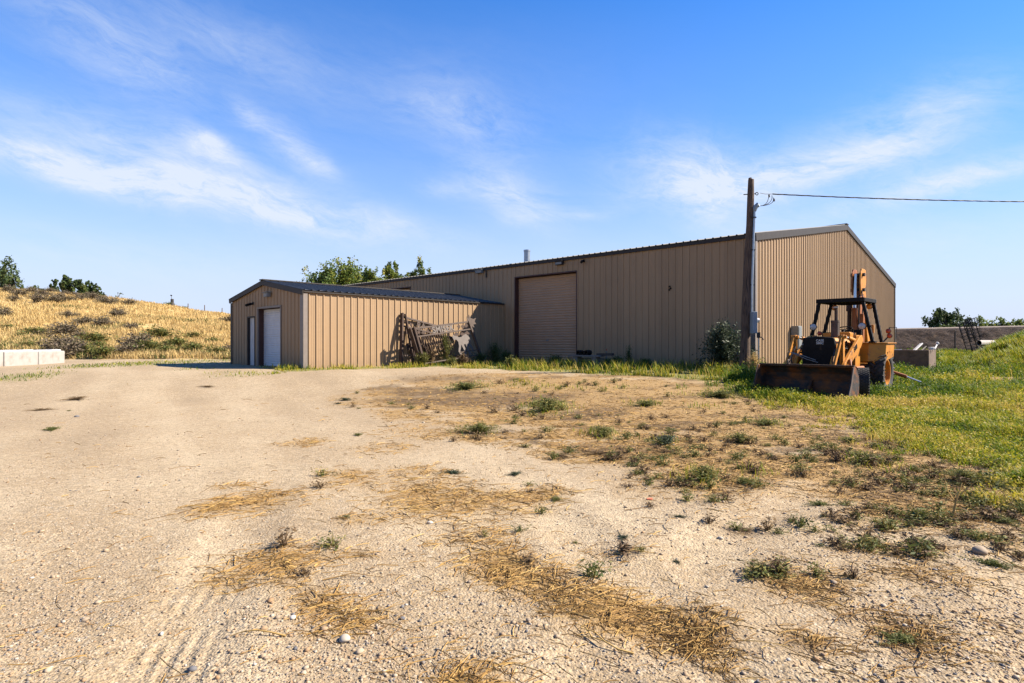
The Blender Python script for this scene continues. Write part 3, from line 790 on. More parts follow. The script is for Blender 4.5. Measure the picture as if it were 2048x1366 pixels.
roof_sheet('roof', gp3(GWID+ov, -.12, GE-ov*sg), gp3(GWID+ov, GLEN-.04, GE-ov*sg), gp3(GWID/2, -.12, GR), gp3(GWID/2, GLEN-.04, GR), M['roof'], gar)
mb = MB().bar(gp3(GWID/2, -.16, GR+.025), gp3(GWID/2, GLEN-.05, GR+.025), .34, .05); mb.build('ridge_cap', M['trim'], gar, .01)
mb = MB()
mb.bar(gp3(-ov+.02, -.085, GE-ov*sg-.095), gp3(GWID/2+.01, -.085, GR-.095), .05, .20); mb.bar(gp3(GWID+ov-.02, -.086, GE-ov*sg-.095), gp3(GWID/2-.01, -.086, GR-.095), .05, .20)
mb.build('rake_trim', M['trim'], gar)
mb = MB().bar(gp3(-ov+.03, -.05, GE-ov*sg-.06), gp3(-ov+.03, GLEN-.05, GE-ov*sg-.04), .03, .05); mb.build('eave_trim', M['trim'], gar)
mb = MB(); wbox(mb, GB, DA, NF, -.055, .22, .037, .055, -.1, GE-.20); wbox(mb, GB, DB, NS, -.055, .12, .037, .053, -.1, GE-.14); mb.build('corner_trim', M['post_trim'], gar)
mb = MB(); wbox(mb, GC, DA, NF, -.13, .05, .037, .055, -.1, GE-.2); mb.build('corner_trim', M['trim'], gar)
dr = slat_door('roller_door', GB, DA, NF, dr_+.05, dl_-.05, .45, dz_-.03, .24, .095, .016, M['door_white'], gar)
fr = MB(); wbox(fr, GB, DA, NF, dr_, dr_+.05, -.02, .048, -.1, dz_); wbox(fr, GB, DA, NF, dl_-.06, dl_+.03, -.02, .048, -.1, dz_); wbox(fr, GB, DA, NF, dr_, dl_+.03, -.02, .049, dz_, dz_+.07)
fr.build('door_frame', M['post_trim'], dr)
fr = MB(); wbox(fr, GB, DA, NF, dr_+.01, dr_+.05, -.32, -.022, -.1, dz_); wbox(fr, GB, DA, NF, dl_-.05, dl_-.01, -.32, -.022, -.1, dz_); wbox(fr, GB, DA, NF, dr_+.01, dl_-.01, -.32, -.022, dz_-.005, dz_+.05); fr.build('door_jamb', M['jamb'], dr)
md = MB(); wbox(md, GB, DA, NF, mr_+.05, ml_-.05, -.10, -.06, .45, mz_-.04)
md = md.build('door', M['white'], gar, .004)
q = MB()
w_ = (ml_-mr_-.1)
for a in (.14, .56):
    for z0, z1 in ((.62, 1.25), (1.40, 2.25)): wbox(q, GB, DA, NF, mr_+.05+a*w_, mr_+.05+(a+.30)*w_, -.06, -.045, z0, min(z1, mz_-.2))
q.build('door_panel', M['white'], md, .008)
q = MB(); wbox(q, GB, DA, NF, mr_, mr_+.05, -.11, .05, -.1, mz_); wbox(q, GB, DA, NF, ml_-.05, ml_, -.11, .05, -.1, mz_); wbox(q, GB, DA, NF, mr_, ml_, -.11, .051, mz_-.04, mz_+.02); q.build('door_frame', M['trim'], md)
c_ = Vector((*wallpt(GB, DA, mr_+.12, NF, -.02), 1.42)); q = MB().lathe([(.0, -.04), (.02, -.04), (.035, 0), (.03, .03), (0, .035)], lambda x, y, h: (c_.x+x*DA[0]+NF[0]*h, c_.y+x*DA[1]+NF[1]*h, c_.z+y), 12); q.build('handle', M['dark_iron'], md, 0, True)
s_, z_ = gs(540, 590); flood_light(GB, DA, NF, s_, z_, gar, .36, M['palebox'])
s_, z_ = gs(507, 607); cctv(GB, DA, NF, s_, z_, gar)

# ---- electric box on the gable end, faucet post
s_, z_ = wall_sz(WA, DB, 1579.5, 652); s_ += .22; s3_ = s_+.42
eb = thing('electric_box', 'pale grey electric cabinet fixed low on the sunlit gable wall beside the yellow digger', 'electric box', (*wallpt(WA, DB, s_, NS, .04), z_-1.0))
mb = MB(); wbox(mb, (0, 0), DB, NS, -.22, .22, 0, .30, 0, 1.0); mb.build('cabinet', M['palebox'], eb, .012)
mb = MB(); wbox(mb, (0, 0), DB, NS, -.19, .19, .302, .318, .05, .95); mb.build('cover', M['palebox'], eb, .004)
mb = MB(); wbox(mb, (0, 0), DB, NS, -.05, .05, .06, .15, -.85, 0); mb.build('conduit', M['gal'], eb)
x_, y_ = (1517-1024)/F*20.4, 20.4
fp = thing('faucet_post', 'thin grey standpipe with a small dark faucet head beside the pole', 'standpipe', (x_, y_, .35))
MB().tube([(0, 0, 0), (0, 0, 1.32)], .028, 8).build('pipe', M['gal'], fp, 0, True)
mb = MB().box((0, 0, 1.38), (.10, .09, .2)); mb.tube([(0, 0, 1.30), (.10, -.08, 1.30), (.13, -.11, 1.2)], .02, 8); mb.build('faucet_head', M['dark_iron'], fp, .01)

# ---- utility pole and its wires
PX, PY = (1488-1024)/F*19.6, 19.6
pole = thing('utility_pole', 'dark weathered wooden utility pole standing at the corner of the warehouse', 'utility pole', (PX, PY, .30))
zt_ = CZ+324*19.6/F-.30; tx = 14/F*19.6
pts = [(tx*t+.012*math.sin(t*9), .01*math.sin(t*7), zt_*t) for t in np.linspace(0, 1, 14)]
pm = MB().tube(pts, [.175-.075*t+.007*math.sin(t*23) for t in np.linspace(0, 1, 14)], 18).build('post', M['wood'], pole, 0, True)
MB().tube([(tx-.02, 0, zt_-.03), (tx-.035, 0, zt_+.06)], [.07, .05], 7).build('split_top', M['wood'], pole)
def pz(v): return CZ+(683-v)/F*19.5-.30
def pxx(u): return (u-1024)/F*19.5-PX
cx0, cx1 = pxx(1503), pxx(1509)
MB().tube([(cx0, -.12, pz(640)), (cx0+.01, -.12, pz(560)), (cx1, -.10, pz(420))], .042, 12).build('conduit', M['gal'], pole, 0, True)
for v_ in (435, 500, 570): q_ = pz(v_); f_ = (640-v_)/220; MB().box((cx0+(cx1-cx0)*f_-.03, -.09, q_), (.17, .12, .035)).build('conduit_strap', M['dark_iron'], pole)
MB().tube([(cx1, -.10, pz(422)), (cx1+.02, -.10, pz(415)), (cx1+.10, -.10, pz(410)), (cx1+.16, -.10, pz(413))], [.06, .085, .085, .045], 12).build('weatherhead', M['greybox'], pole, 0, True)
mbx = MB().box((pxx(1503.5), -.22, (pz(624)+pz(667))/2), (.15, .34, pz(624)-pz(667))).build('meter_box', M['greybox'], pole, .012)
mb = MB().lathe([(.0, .14), (.075, .12), (.085, .04), (.085, 0)], lambda x, y, h: (pxx(1503.5)+.075+h, -.22+x, pz(641)+y), 14); mb.build('meter', M['white'], mbx, 0, True)
ebz = pz(386.5)
MB().tube([(pxx(1489.5), 0, ebz-.02), (pxx(1513), 0, ebz+.01)], .016, 6).build('through_bolt', M['dark_iron'], pole)
ring = [(pxx(1516.2)+.045*math.cos(a), .0, ebz+.01+.045*math.sin(a)) for a in np.linspace(0, 2*math.pi, 15)]
MB().tube(ring, .014, 6, False).build('eye_ring', M['dark_iron'], pole, 0, True)
x0, z0 = pxx(1545)+PX, pz(388)+.30
line = thing('power_line', 'twisted black service cable sagging away from the utility pole', 'power line', (x0, 19.5, z0))
n_ = 150; cat = []
for k in range(n_):
    t = k/(n_-1)*30; cat.append((t, .03*t, -.39*(t/9.2)*(1-t/18.4)*1.0 if True else 0))
for ph in (0, 2.1, 4.2):
    MB().tube([(p[0], p[1]+.011*math.cos(p[0]*5+ph), p[2]+.011*math.sin(p[0]*5+ph)) for p in cat], .0115, 6).build('strand', M['cable'], line, 0, True)
MB().tube([(pxx(1520)+PX-x0, 0, ebz+.30+.01-z0), (-.25, 0, .0), (0, 0, 0)], .009, 6).build('guy_wire', M['gal'], line)
for k, (ex, ez, dx) in enumerate(((-.12, -.02, 0), (-.02, -.05, .06), (.02, -.12, .10))):
    w0 = Vector((cx1+PX-x0+.16, -.08, pz(413)+.30-z0)); w3 = Vector((ex, 0, ez))
    w1 = w0+Vector((.22, 0, .02)); w2 = Vector((ex-.02+dx, 0, ez-.22))
    cu = [((1-t)**3)*w0+3*t*(1-t)**2*w1+3*t*t*(1-t)*w2+t**3*w3 for t in np.linspace(0, 1, 14)]
    MB().tube(cu, .0105, 6).build('drip_loop', M['cable'], line, 0, True)
for a in ((-.12, 0, -.02), (.05, 0, -.16)): MB().tube([a, (a[0]+.01, 0, a[2]-.09)], [.028, .03], 8).build('splice', M['cable'], line, 0, True)
# ------------------------------------------------------------------ backhoe loader
YAW = R(224)
T = thing('backhoe_loader', 'old yellow backhoe loader with rusty front bucket and black canopy parked in grass', 'backhoe', (10.145, 17.36, .02), YAW)


def wheel(x, y, r, wd, rr, rear):
    o = thing('rear_wheel' if rear else 'front_wheel', None, None, (x, y, r-.02)); o.parent = T
    s = 1 if y > 0 else -1
    fn = lambda a, b, h: (a, h, b)
    h = wd/2
    prof = [(rr, -h*.72), (rr+.04, -h*.9), (r*.80, -h), (r*.93, -h*.94), (r*.975, -h*.7), (r*.985, 0), (r*.975, h*.7), (r*.93, h*.94), (r*.80, h), (rr+.04, h*.9), (rr, h*.72)]
    mb = MB().lathe(prof, fn, 48, True)
    if rear:
        for k in range(22):
            for sd in (-1, 1):
                a0 = 2*math.pi*(k+(.5 if sd > 0 else 0))/22; a1 = a0+.30
                for t0, t1 in ((0, .5), (.5, 1)):
                    q0 = a0+(a1-a0)*t0; q1 = a0+(a1-a0)*t1; r0 = r*1.0; r1 = r*(1.0 if t1 < 1 else .955)
                    mb.bar((r0*math.cos(q0), sd*h*(.02+.92*t0), r0*math.sin(q0)), (r1*math.cos(q1), sd*h*(.02+.94*t1), r1*math.sin(q1)), .06, .075, (math.cos(q0), 0, math.sin(q0)))
    else:
        for row, oy in enumerate((-.78, -.4, 0, .4, .78)):
            for k in range(34):
                a = 2*math.pi*(k+.5*(row % 2))/34
                mb.box((r*.985*math.cos(a), oy*h, r*.985*math.sin(a)), (.03, h*.33, .042), Matrix.Rotation(-a, 3, 'Y'))
    mb.build('tyre', M['rubber'], o, 0, True)
    rp = [(rr+.012, -h*.74), (rr+.012, h*.80), (rr-.02, h*.80), (rr-.035, h*.35), (rr*.55, h*.12 if rear else h*.3), (rr*.42, h*.30), (rr*.30, h*.36), (.0, h*.36)]
    rp = [(a, b*s) for a, b in rp]
    mb = MB().lathe(rp, fn, 32)
    for k in range(8): a = k*math.pi/4; mb.tube([(rr*.36*math.cos(a), s*h*.30, rr*.36*math.sin(a)), (rr*.36*math.cos(a), s*h*.44, rr*.36*math.sin(a))], .016, 6)
    mb.build('rim', M['yellow'] if rear else M['orange'], o, 0, True)


for y in (.88, -.88): wheel(0, y, .61, .43, .36, True)
for y in (.98, -.98): wheel(2.1, y, .40, .27, .20, False)
for o in T.children:
    if o.name.startswith('front_wheel'): o.rotation_euler.z = R(17)
mb = MB().box((1.1, 0, .72), (2.7, .56, .34)); mb.box((1.6, 0, 1.0), (1.2, .5, .4)); mb.box((.0, 0, .62), (.5, 1.2, .3)); mb.box((2.1, 0, .44), (.16, 1.85, .14)); mb.box((2.55, 0, .58), (.3, .62, .3))
mb.build('chassis', M['engine'], T, .02)
# bonnet with sloping shoulders
def yz(x0, x1): return lambda a, b, d: (d, a, b)
hp = [(-.37, 1.08), (-.375, 1.46), (-.31, 1.57), (0, 1.60), (.31, 1.57), (.375, 1.46), (.37, 1.08)]
hood = MB().prism(hp, 1.30, 2.68, yz(0, 0)).build('hood', M['yellow'], T, .02)
mb = MB()
for y in (.376, -.376): MB().box((2.62, y, 1.30), (.04, .012, .36)).build('side_strip', M['black'], hood)
gp = [(-.40, .74), (-.42, 1.40), (-.385, 1.58), (0, 1.62), (.385, 1.58), (.42, 1.40), (.40, .74)]
gr = MB().prism(gp, 2.69, 2.79, yz(0, 0)).build('grille', M['black'], T, .025)
q = MB()
for k in range(9): q.box((2.797, 0, .84+k*.058), (.014, .70, .016))
q.build('grille_bar', M['black'], gr)
fr = Matrix.Translation((2.797, .05, 1.505)) @ Matrix(((0, 0, 1, 0), (1, 0, 0, 0), (0, 1, 0, 0), (0, 0, 0, 1)))
text_mesh('badge', 'CASE', .078, .006, M['white'], gr, fr, 1.0)
text_mesh('badge', '580C', .078, .006, M['white'], gr, Matrix.Translation((0, 0, -.072)) @ fr, 1.0)
MB().tube([(2.80, -.38, 1.40), (2.83, -.38, 1.40)], .022, 8).build('latch', M['palebox'], gr)
for y in (.379,):
    mb = MB().lathe([(0, 0), (.085, 0), (.085, .012), (.06, .02), (0, .01)], lambda a, b, h: (1.72+a, y+h, 1.38+b*1.5), 16); mb.build('side_vent', M['black'], hood)
mb = MB().box((1.02, 0, 1.42), (.55, .72, .62)); mb.box((1.0, 0, 1.735), (.40, .62, .03)); mb.build('dash_console', M['yellow'], T, .02)
MB().tube([(1.72, .10, 1.55), (1.72, .10, 2.02)], .105, 18).tube([(1.72, .10, 2.02), (1.72, .10, 2.07)], [.112, .112], 18).build('air_cleaner', M['rustlight'], T, 0, True)
ex = MB().tube([(1.72, .12, 2.05), (1.72, .12, 2.40)], .042, 12).build('exhaust_pipe', M['rust'], T, 0, True)
MB().box((1.73, .12, 2.43), (.13, .11, .02), Matrix.Rotation(R(22), 3, 'Y')).build('rain_cap', M['dark_iron'], ex)
ring = [(.62+.19*math.cos(a)*.55, .02+.21*math.sin(a), 1.83-.19*math.cos(a)*.45) for a in np.linspace(0, 2*math.pi, 25)]
sw = MB().tube(ring, .016, 8, False).build('steering_wheel', M['black'], T, 0, True)
mb = MB().tube([(.62, .02, 1.83), (.86, .02, 1.62)], .025, 8)
for a in (.5, 2.6, 4.7): mb.tube([(.62, .02, 1.83), (.62+.19*math.cos(a)*.55, .02+.21*math.sin(a), 1.83-.19*math.cos(a)*.45)], .011, 6)
mb.build('column', M['black'], sw, 0, True)
mb = MB().box((.05, -.02, 1.22), (.5, .54, .14)); mb.box((-.2, -.02, 1.56), (.12, .54, .56), Matrix.Rotation(R(-9), 3, 'Y')); mb.box((-.05, .29, 1.42), (.34, .05, .08)); mb.box((-.05, -.33, 1.42), (.34, .05, .08))
mb.build('seat', M['black'], T, .05, seg=3)
MB().box((.35, 0, .93), (1.2, .78, .06)).build('floor_plate', M['black'], T, .01)
for s in (1, -1):
    pl = [(.60, .36*s), (.62, .74*s), (.30, 1.10*s), (-.52, 1.12*s), (-.55, .36*s)]
    fe = MB().prism(pl, 1.03, 1.42, lambda a, b, d: (a+(.05 if d < 1.2 else 0), b*(1 if d > 1.2 else .985), d-(.12 if (d < 1.2 and a > .2) else 0))).build('fender', M['yellow'], T, .012)
    MB().prism([(.64, .35*s), (.66, .75*s), (.33, 1.14*s), (-.56, 1.16*s), (-.58, .35*s)], 1.423, 1.45, lambda a, b, d: (a, b, d)).build('fender_top', M['yellow'], fe, .006)
    mb = MB().bar((.52, .80*s, .92), (.30, 1.0*s, .62), .05, .16, (1, 0, .4)); mb.bar((.42, .74*s, .93), (.24, .92*s, .64), .03, .12, (1, 0, .4)); mb.build('step', M['yellow'], fe, .006)
# canopy
cp = thing('canopy', None, None); cp.parent = T
for s in (1, -1):
    MB().bar((.60, .83*s, 1.45), (.60, .575*s, 2.68), .085, .10, (1, 0, 0)).build('canopy_post', M['black'], cp, .008)
    MB().bar((-.38, .83*s, 1.40), (-.50, .575*s, 2.66), .085, .10, (1, 0, 0)).build('canopy_post', M['black'], cp, .008)
    MB().box((.60, .83*s, 1.47), (.2, .16, .04)).build('post_foot', M['black'], cp)
mb = MB().box((.05, 0, 2.735), (1.30, 1.26, .035)); mb.box((.66, 0, 2.69), (.07, 1.28, .11)); mb.box((-.57, 0, 2.69), (.07, 1.28, .11)); mb.box((.05, .62, 2.69), (1.2, .06, .11)); mb.box((.05, -.62, 2.69), (1.2, .06, .11))
mb.prism([(-.55, 2.64), (-.3, 2.61), (0, 2.60), (.3, 2.61), (.55, 2.64), (.55, 2.72), (-.55, 2.72)], -.52, -.48, lambda a, b, d: (d, a, b))
mb.build('canopy_roof', M['black'], cp, .008)


def lamp(name, p, r, lens, dx=1):
    p = Vector(p); h = MB().lathe([(0, -.09*dx), (r*.55, -.08*dx), (r*.98, -.02*dx), (r*1.05, .02*dx), (r, .025*dx)], lambda a, b, hh: (p.x+hh, p.y+a, p.z+b), 18).build(name, M['black'], T, 0, True)
    MB().lathe([(r*.93, .024*dx), (r*.6, .045*dx), (0, .055*dx)], lambda a, b, hh: (p.x+hh, p.y+a, p.z+b), 18).build('lens', lens, h, 0, True)
    return h


for y in (.60, -.70): lamp('headlight', (.74, y, 1.92), .10, M['lens'])
for s in (1, -1): MB().bar((.62, .64*s, 1.92), (.62, .80*s, 1.92), .05, .04).build('lamp_bracket', M['black'], T)
for y in (.49, -.46):
    h = lamp('work_light', (-.44, y, 2.54), .085, M['amber']); MB().tube([(-.5, y, 2.54), (-.5, y, 2.64)], .018, 6).build('bracket', M['black'], h)
for (x, y, z) in ((-.62, .94, 1.79), (-.62, .97, 1.65), (-.62, -.96, 1.74)): lamp('marker_light', (x, y, z), .07, M['red'])
mb = MB().bar((-.66, .94, 1.60), (-.66, .96, 1.9), .02, .03); mb.bar((-.66, 1.12, 1.56), (-.66, 1.14, 1.9), .015, .015); mb.bar((-.66, .94, 1.9), (-.66, 1.14, 1.9), .015, .015); mb.bar((-.68, .9, 1.6), (-.5, .8, 1.43), .03, .03); mb.build('lamp_bracket', M['dark_iron'], T)
mb = MB().box((-.55, .52, 1.86), (.06, .13, .26)); mb.tube([(-.55, .52, 1.7), (-.5, .55, 1.45)], .018, 6); mb.build('side_lamp', M['yellow'], T, .01)
# loader: towers, arms, linkage
for s in (1, -1):
    y = .60*s
    xz = lambda a, b, d: (a, d, b)
    MB().prism([(.86, .62), (1.34, .62), (1.30, 1.28), (1.22, 1.66), (.98, 1.66), (.90, 1.3)], y-.05*s-.035, y-.05*s+.035, xz).build('loader_tower', M['yellow'], T, .008)
    arm = MB().prism([(.98, 1.52), (1.08, 1.66), (1.30, 1.62), (2.20, 1.14), (2.62, .90), (3.08, .50), (3.12, .34), (2.96, .32), (2.72, .56), (2.40, .74), (1.9, .98), (1.2, 1.32)], y+.055*s-.04, y+.055*s+.04, xz).build('loader_arm', M['yellow'], T, .01)
    if s > 0:
        mt = Matrix.Translation((1.72, y+.099, 1.30)) @ Matrix.Rotation(R(23), 4, 'Y') @ Matrix(((-1, 0, 0, 0), (0, 0, 1, 0), (0, 1, 0, 0), (0, 0, 0, 1)))
        text_mesh('lettering', '580', .19, .006, M['black'], arm, mt)
    else:
        mt = Matrix.Translation((1.72, y-.099, 1.30)) @ Matrix.Rotation(R(23), 4, 'Y') @ Matrix(((1, 0, 0, 0), (0, 0, -1, 0), (0, 1, 0, 0), (0, 0, 0, 1)))
        text_mesh('lettering', '580', .19, .006, M['black'], arm, mt)
    mb = MB().bar((2.50, y-.03, .72), (2.50, y-.03, 1.66), .05, .13, (1, 0, 0)); mb.bar((2.50, y+.02, .72), (2.50, y+.02, 1.66), .03, .13, (1, 0, 0)); mb.tube([(2.5, y-.1, 1.60), (2.5, y+.1, 1.60)], .05, 10); mb.build('bell_crank', M['yellow'], T, .006)
    MB().bar((2.52, y-.02, 1.62), (3.16, y-.04, .70), .06, .085).build('bucket_link', M['yellow'], T, .008)
    lc = MB().tube([(1.3, y-.02, 1.50), (1.95, y-.02, 1.58)], .052, 12).build('tilt_cylinder', M['yellow'], T, 0, True)
    MB().tube([(1.95, y-.02, 1.58), (2.5, y-.02, 1.61)], .026, 10).build('rod', M['chrome'], lc, 0, True)
    lc = MB().tube([(1.10, y+.10*s, .74), (1.75, y+.10*s, .74), (1.76, y+.10*s, .74)], .06, 12).build('lift_cylinder', M['orange'], T, 0, True)
    MB().tube([(1.76, y+.10*s, .74), (2.55, y+.10*s, .80)], .03, 10).build('rod', M['chrome'], lc, 0, True)
    lc = MB().tube([(2.72, y-.14*s, 1.12), (2.92, y-.14*s, .86)], .05, 10).build('curl_cylinder', M['yellow'], T, 0, True)
    MB().tube([(2.92, y-.14*s, .86), (3.12, y-.14*s, .56)], .028, 10).build('rod', M['chrome'], lc, 0, True)
    MB().tube([(2.35, y+.13*s, .98), (2.62, y+.22*s, .70), (2.0, y+.24*s, .62)], .045, 10).build('steering_cylinder', M['orange'], T, 0, True)
MB().tube([(2.9, -.62, .52), (2.9, .62, .52)], .07, 12).build('torque_tube', M['yellow'], T, 0, True)
# bucket
BW = 1.13
prof = [(3.50, .86), (3.34, .80), (3.20, .66), (3.14, .45), (3.17, .22), (3.30, .08), (3.5, .03), (4.04, .015)]
th = .03
inner = [(3.50, .83), (3.36, .775), (3.23, .645), (3.172, .45), (3.20, .24), (3.32, .11), (3.5, .062), (4.04, .04)]
bk = MB().prism(prof+inner[::-1], -BW, BW, lambda a, b, d: (a, d, b)).build('bucket', M['bucket'], T, .004)
for s in (1, -1):
    sd = [(3.50, .87), (3.30, .78), (3.15, .6), (3.12, .45), (3.15, .2), (3.28, .06), (3.5, .012), (4.06, .01), (4.05, .08), (3.80, .46), (3.62, .84)]
    MB().prism(sd, s*BW, s*(BW+.028), lambda a, b, d: (a, d, b)).build('side_plate', M['bucket'], bk, .003)
    MB().prism([(4.07, .0), (4.07, .11), (3.83, .47), (3.65, .86), (3.58, .86), (3.74, .45), (3.93, .1)], s*(BW+.0285), s*(BW+.045), lambda a, b, d: (a, d, b)).build('side_cutter', M['rustlight'], bk, .002)
MB().box((3.50, 0, .875), (.07, 2*BW+.06, .03)).build('top_lip', M['rust'], bk, .006)
MB().box((4.06, 0, .022), (.16, 2*BW, .02)).build('cutting_edge', M['rust'], bk, .004)
MB().prism([(3.16, .50), (3.75, .045), (3.2, .1)], .04, .10, lambda a, b, d: (a, d, b)).build('gusset', M['bucket'], bk)
MB().tube([(3.46+.06*math.cos(a), -.42, .93+.06*math.sin(a)) for a in np.linspace(-.8, 4.2, 12)], .022, 8).build('tow_hook', M['rustlight'], bk, 0, True)
MB().tube([(3.05, -.62, 1.05), (3.1, -.55, 1.20), (2.95, -.3, 1.12), (2.84, .05, .98)], .011, 6).build('hydraulic_hose', M['palebox'], T, 0, True)
MB().tube([(3.0, -.58, .98), (3.06, -.45, 1.16), (2.9, -.15, 1.0), (2.82, .1, .92)], .011, 6).build('hydraulic_hose', M['palebox'], T, 0, True)
MB().tube([(2.75, -.5, 1.35), (3.0, -.52, 1.0), (2.9, -.50, .7)], .016, 6).build('hydraulic_hose', M['cable'], T, 0, True)
MB().tube([(2.75, .5, 1.3), (2.98, .50, 1.0), (2.9, .48, .7)], .016, 6).build('hydraulic_hose', M['cable'], T, 0, True)
for o in T.children:
    if o.name.split('.')[0] in ('hood', 'grille', 'dash_console', 'air_cleaner', 'exhaust_pipe', 'steering_wheel', 'seat'): o.location.y += .09
# backhoe behind
mb = MB().box((-.95, 0, .72), (.34, 1.5, .52)); mb.box((-.75, 0, .62), (.4, .9, .4)); mb.build('rear_frame', M['yellow'], T, .02)
mb = MB().box((-1.22, -.06, .86), (.26, .34, .62)); mb.tube([(-1.3, -.06, .45), (-1.3, -.06, 1.25)], .12, 14); mb.build('swing_post', M['orange'], T, .02)
bm_ = MB().prism([(-1.20, 1.05), (-1.13, 1.7), (-1.20, 2.7), (-1.30, 3.60), (-1.55, 3.66), (-1.62, 3.4), (-1.52, 2.4), (-1.45, 1.3), (-1.38, 1.0)], -.15, .05, lambda a, b, d: (a, d, b)).build('boom', M['orange'], T, .015)
for y in (-.17, .065):
    MB().prism([(-1.14, 2.95), (-1.08, 3.3), (-1.12, 3.66), (-1.28, 3.80), (-1.62, 3.78), (-1.72, 3.5), (-1.55, 3.0)], y-.022, y+.022, lambda a, b, d: (a, d, b)).build('elbow_plate', M['yellow'] if y > 0 else M['orange'], bm_, .008)  # left plate in the darker orange: its shade is put into the paint
mb = MB()
for z in (3.12, 3.60): mb.tube([(-1.28, -.25, z), (-1.28, .16, z)], .055, 10)
mb.build('pivot_pin', M['dark_iron'], bm_, 0, True)
for y, zz in ((-.07, 2.52), ):
    c = MB().tube([(-.98, y, 1.15), (-1.02, y, zz)], .082, 14).tube([(-1.02, y, zz-.06), (-1.022, y, zz+.02)], .09, 14).build('boom_cylinder', M['orange'], T, 0, True)
    MB().tube([(-1.02, y, zz), (-1.16, y, 3.62)], .045, 12).build('rod', M['chrome'], c, 0, True)
MB().tube([(-1.05, -.24, 1.1), (-1.1, -.24, 2.45)], .06, 12).tube([(-1.1, -.24, 2.45), (-1.12, -.24, 2.72)], .08, 10).build('dipper_cylinder', M['rust'], T, 0, True)
for y, q in ((-.13, .03), (.03, -.02), (.10, .04)): MB().tube([(-1.0, y, 1.0), (-1.10+q, y, 1.8), (-1.12, y+q, 2.6), (-1.2+q, y, 3.1)], .016, 6).build('hydraulic_hose', M['cable'], T, 0, True)
for s in (1, -1): MB().tube([(1.2, .5*s, .9), (1.7, .52*s, 1.28), (2.3, .50*s, 1.30), (2.55, .52*s, 1.0)], .016, 6).build('hydraulic_hose', M['cable'], T, 0, True)
MB().bar((-1.0, .14, 1.1), (-1.06, .14, 2.35), .10, .16, (1, 0, 0)).build('valve_tower', M['orange'], T, .015)
MB().prism([(-1.55, 3.62), (-1.72, 3.55), (-2.35, 1.5), (-2.25, 1.38), (-2.1, 1.45), (-1.55, 3.2)], -.13, .03, lambda a, b, d: (a, d, b)).build('dipper', M['yellow'], T, .012)
MB().prism([(-2.2, 1.5), (-1.75, 1.35), (-1.62, .95), (-1.85, .7), (-1.9, .9), (-2.2, 1.1), (-2.35, 1.4)], -.34, .24, lambda a, b, d: (a, d, b)).build('digging_bucket', M['rust'], T, .01)
for s in (1, -1):
    c = MB().tube([(-1.12, .72*s, .62), (-1.12, 1.30*s, .42)], .055, 12).build('stabiliser', M['orange'], T, 0, True)
    MB().tube([(-1.12, 1.30*s, .42), (-1.12, 1.66*s, .27)], .028, 10).build('rod', M['chrome'], c, 0, True)
    MB().bar((-.98, .5*s, .55), (-.98, .95*s, .40), .1, .14).build('stabiliser_arm', M['black'], T, .01)
for a_, b_ in (((.75, -.35, 1.5), (.72, -.36, 1.95)), ((.70, .33, 1.45), (.62, .34, 1.85)), ((-.42, -.25, 1.2), (-.45, -.25, 1.85)), ((-.42, .2, 1.2), (-.45, .2, 1.82))): MB().tube([a_, b_], .013, 6).build('control_lever', M['black'], T, 0, True)

# ------------------------------------------------------------------ scrap gates leaning on the garage
def frame_of(lt, rt, lean):
    lt, rt = Vector(lt), Vector(rt); x = (rt-lt).normalized(); up = Vector((0, 0, 1))-Vector((NS[0], NS[1], 0))*lean
    up = (up-x*up.dot(x)).normalized(); z = x.cross(up)
    return Matrix.Translation(lt) @ Matrix((x, up, z)).transposed().to_4x4(), (rt-lt).length


def plate(mb, poly, d=.012):
    return mb.prism(poly, -d/2, d/2, lambda a, b, h: (a, b, h))


def blot(cx, cy, rx, ry, n, sd, jag=.45):
    r_ = random.Random(sd)
    return [(cx+rx*(1-jag*r_.random())*math.cos(2*math.pi*k/n), cy+ry*(1-jag*r_.random())*math.sin(2*math.pi*k/n)) for k in range(n)]


mt, L = frame_of(P(828, 657.5, 24.5), P(937, 643.5, 27.0), .22)
g1 = thing('ranch_gate', 'rusty cut-out ranch gate lettered SMISEK leaning in front of the garage wall', 'ranch gate'); g1.matrix_world = mt
mb = MB().bar((0, 0, 0), (L+.05, 0, 0), .07, .07, (0, 1, 0)); mb.bar((.03, -.36, 0), (L+.05, -.36, 0), .06, .06, (0, 1, 0)); mb.bar((.1, -1.55, 0), (L+.2, -1.62, 0), .05, .05, (0, 1, 0)); mb.bar((2.3, -1.35, 0), (L+.15, -1.38, 0), .04, .04, (0, 1, 0))
mb.build('rail', M['rustlight'], g1)
MB().bar((0, .06, 0), (.10, -1.72, 0), .09, .16, (0, 0, 1)).bar((-.16, .05, -.1), (.02, -1.60, -.1), .05, .2, (0, 0, 1)).build('gate_post', M['rust'], g1)
MB().bar((L, .05, 0), (L+.30, -2.0, 0), .09, .12, (0, 0, 1)).build('gate_post', M['rustlight'], g1)
mb = MB()
for k in range(14):
    x = .18+k*.125; e = -.86-.5*abs(math.sin(k*1.9))*.8
    mb.bar((x, -.39, 0), (x+.10, e, 0), .02, .045+.02*(k % 3 == 0), (0, 0, 1))
mb.build('picket', M['rust'], g1)
text_mesh('lettering', 'SMISEK', .40, .02, M['plate'], g1, Matrix.Translation((1.62, -.185, .02)), .98)
for k, (cx, cy, rx, ry) in enumerate(((.20, -.18, .13, .12), (.46, -.22, .16, .10), (.72, -.15, .10, .13), (2.62, -.17, .14, .12), (2.88, -.2, .13, .12), (3.1, -.16, .13, .13), (2.35, -.52, .2, .13), (2.75, -.55, .22, .12), (3.05, -.52, .18, .14), (2.5, -.72, .1, .1))):
    plate(MB(), blot(cx, cy, rx, ry, 11, k+3, .6)).build('leaf_ornament', M['rust'], g1)
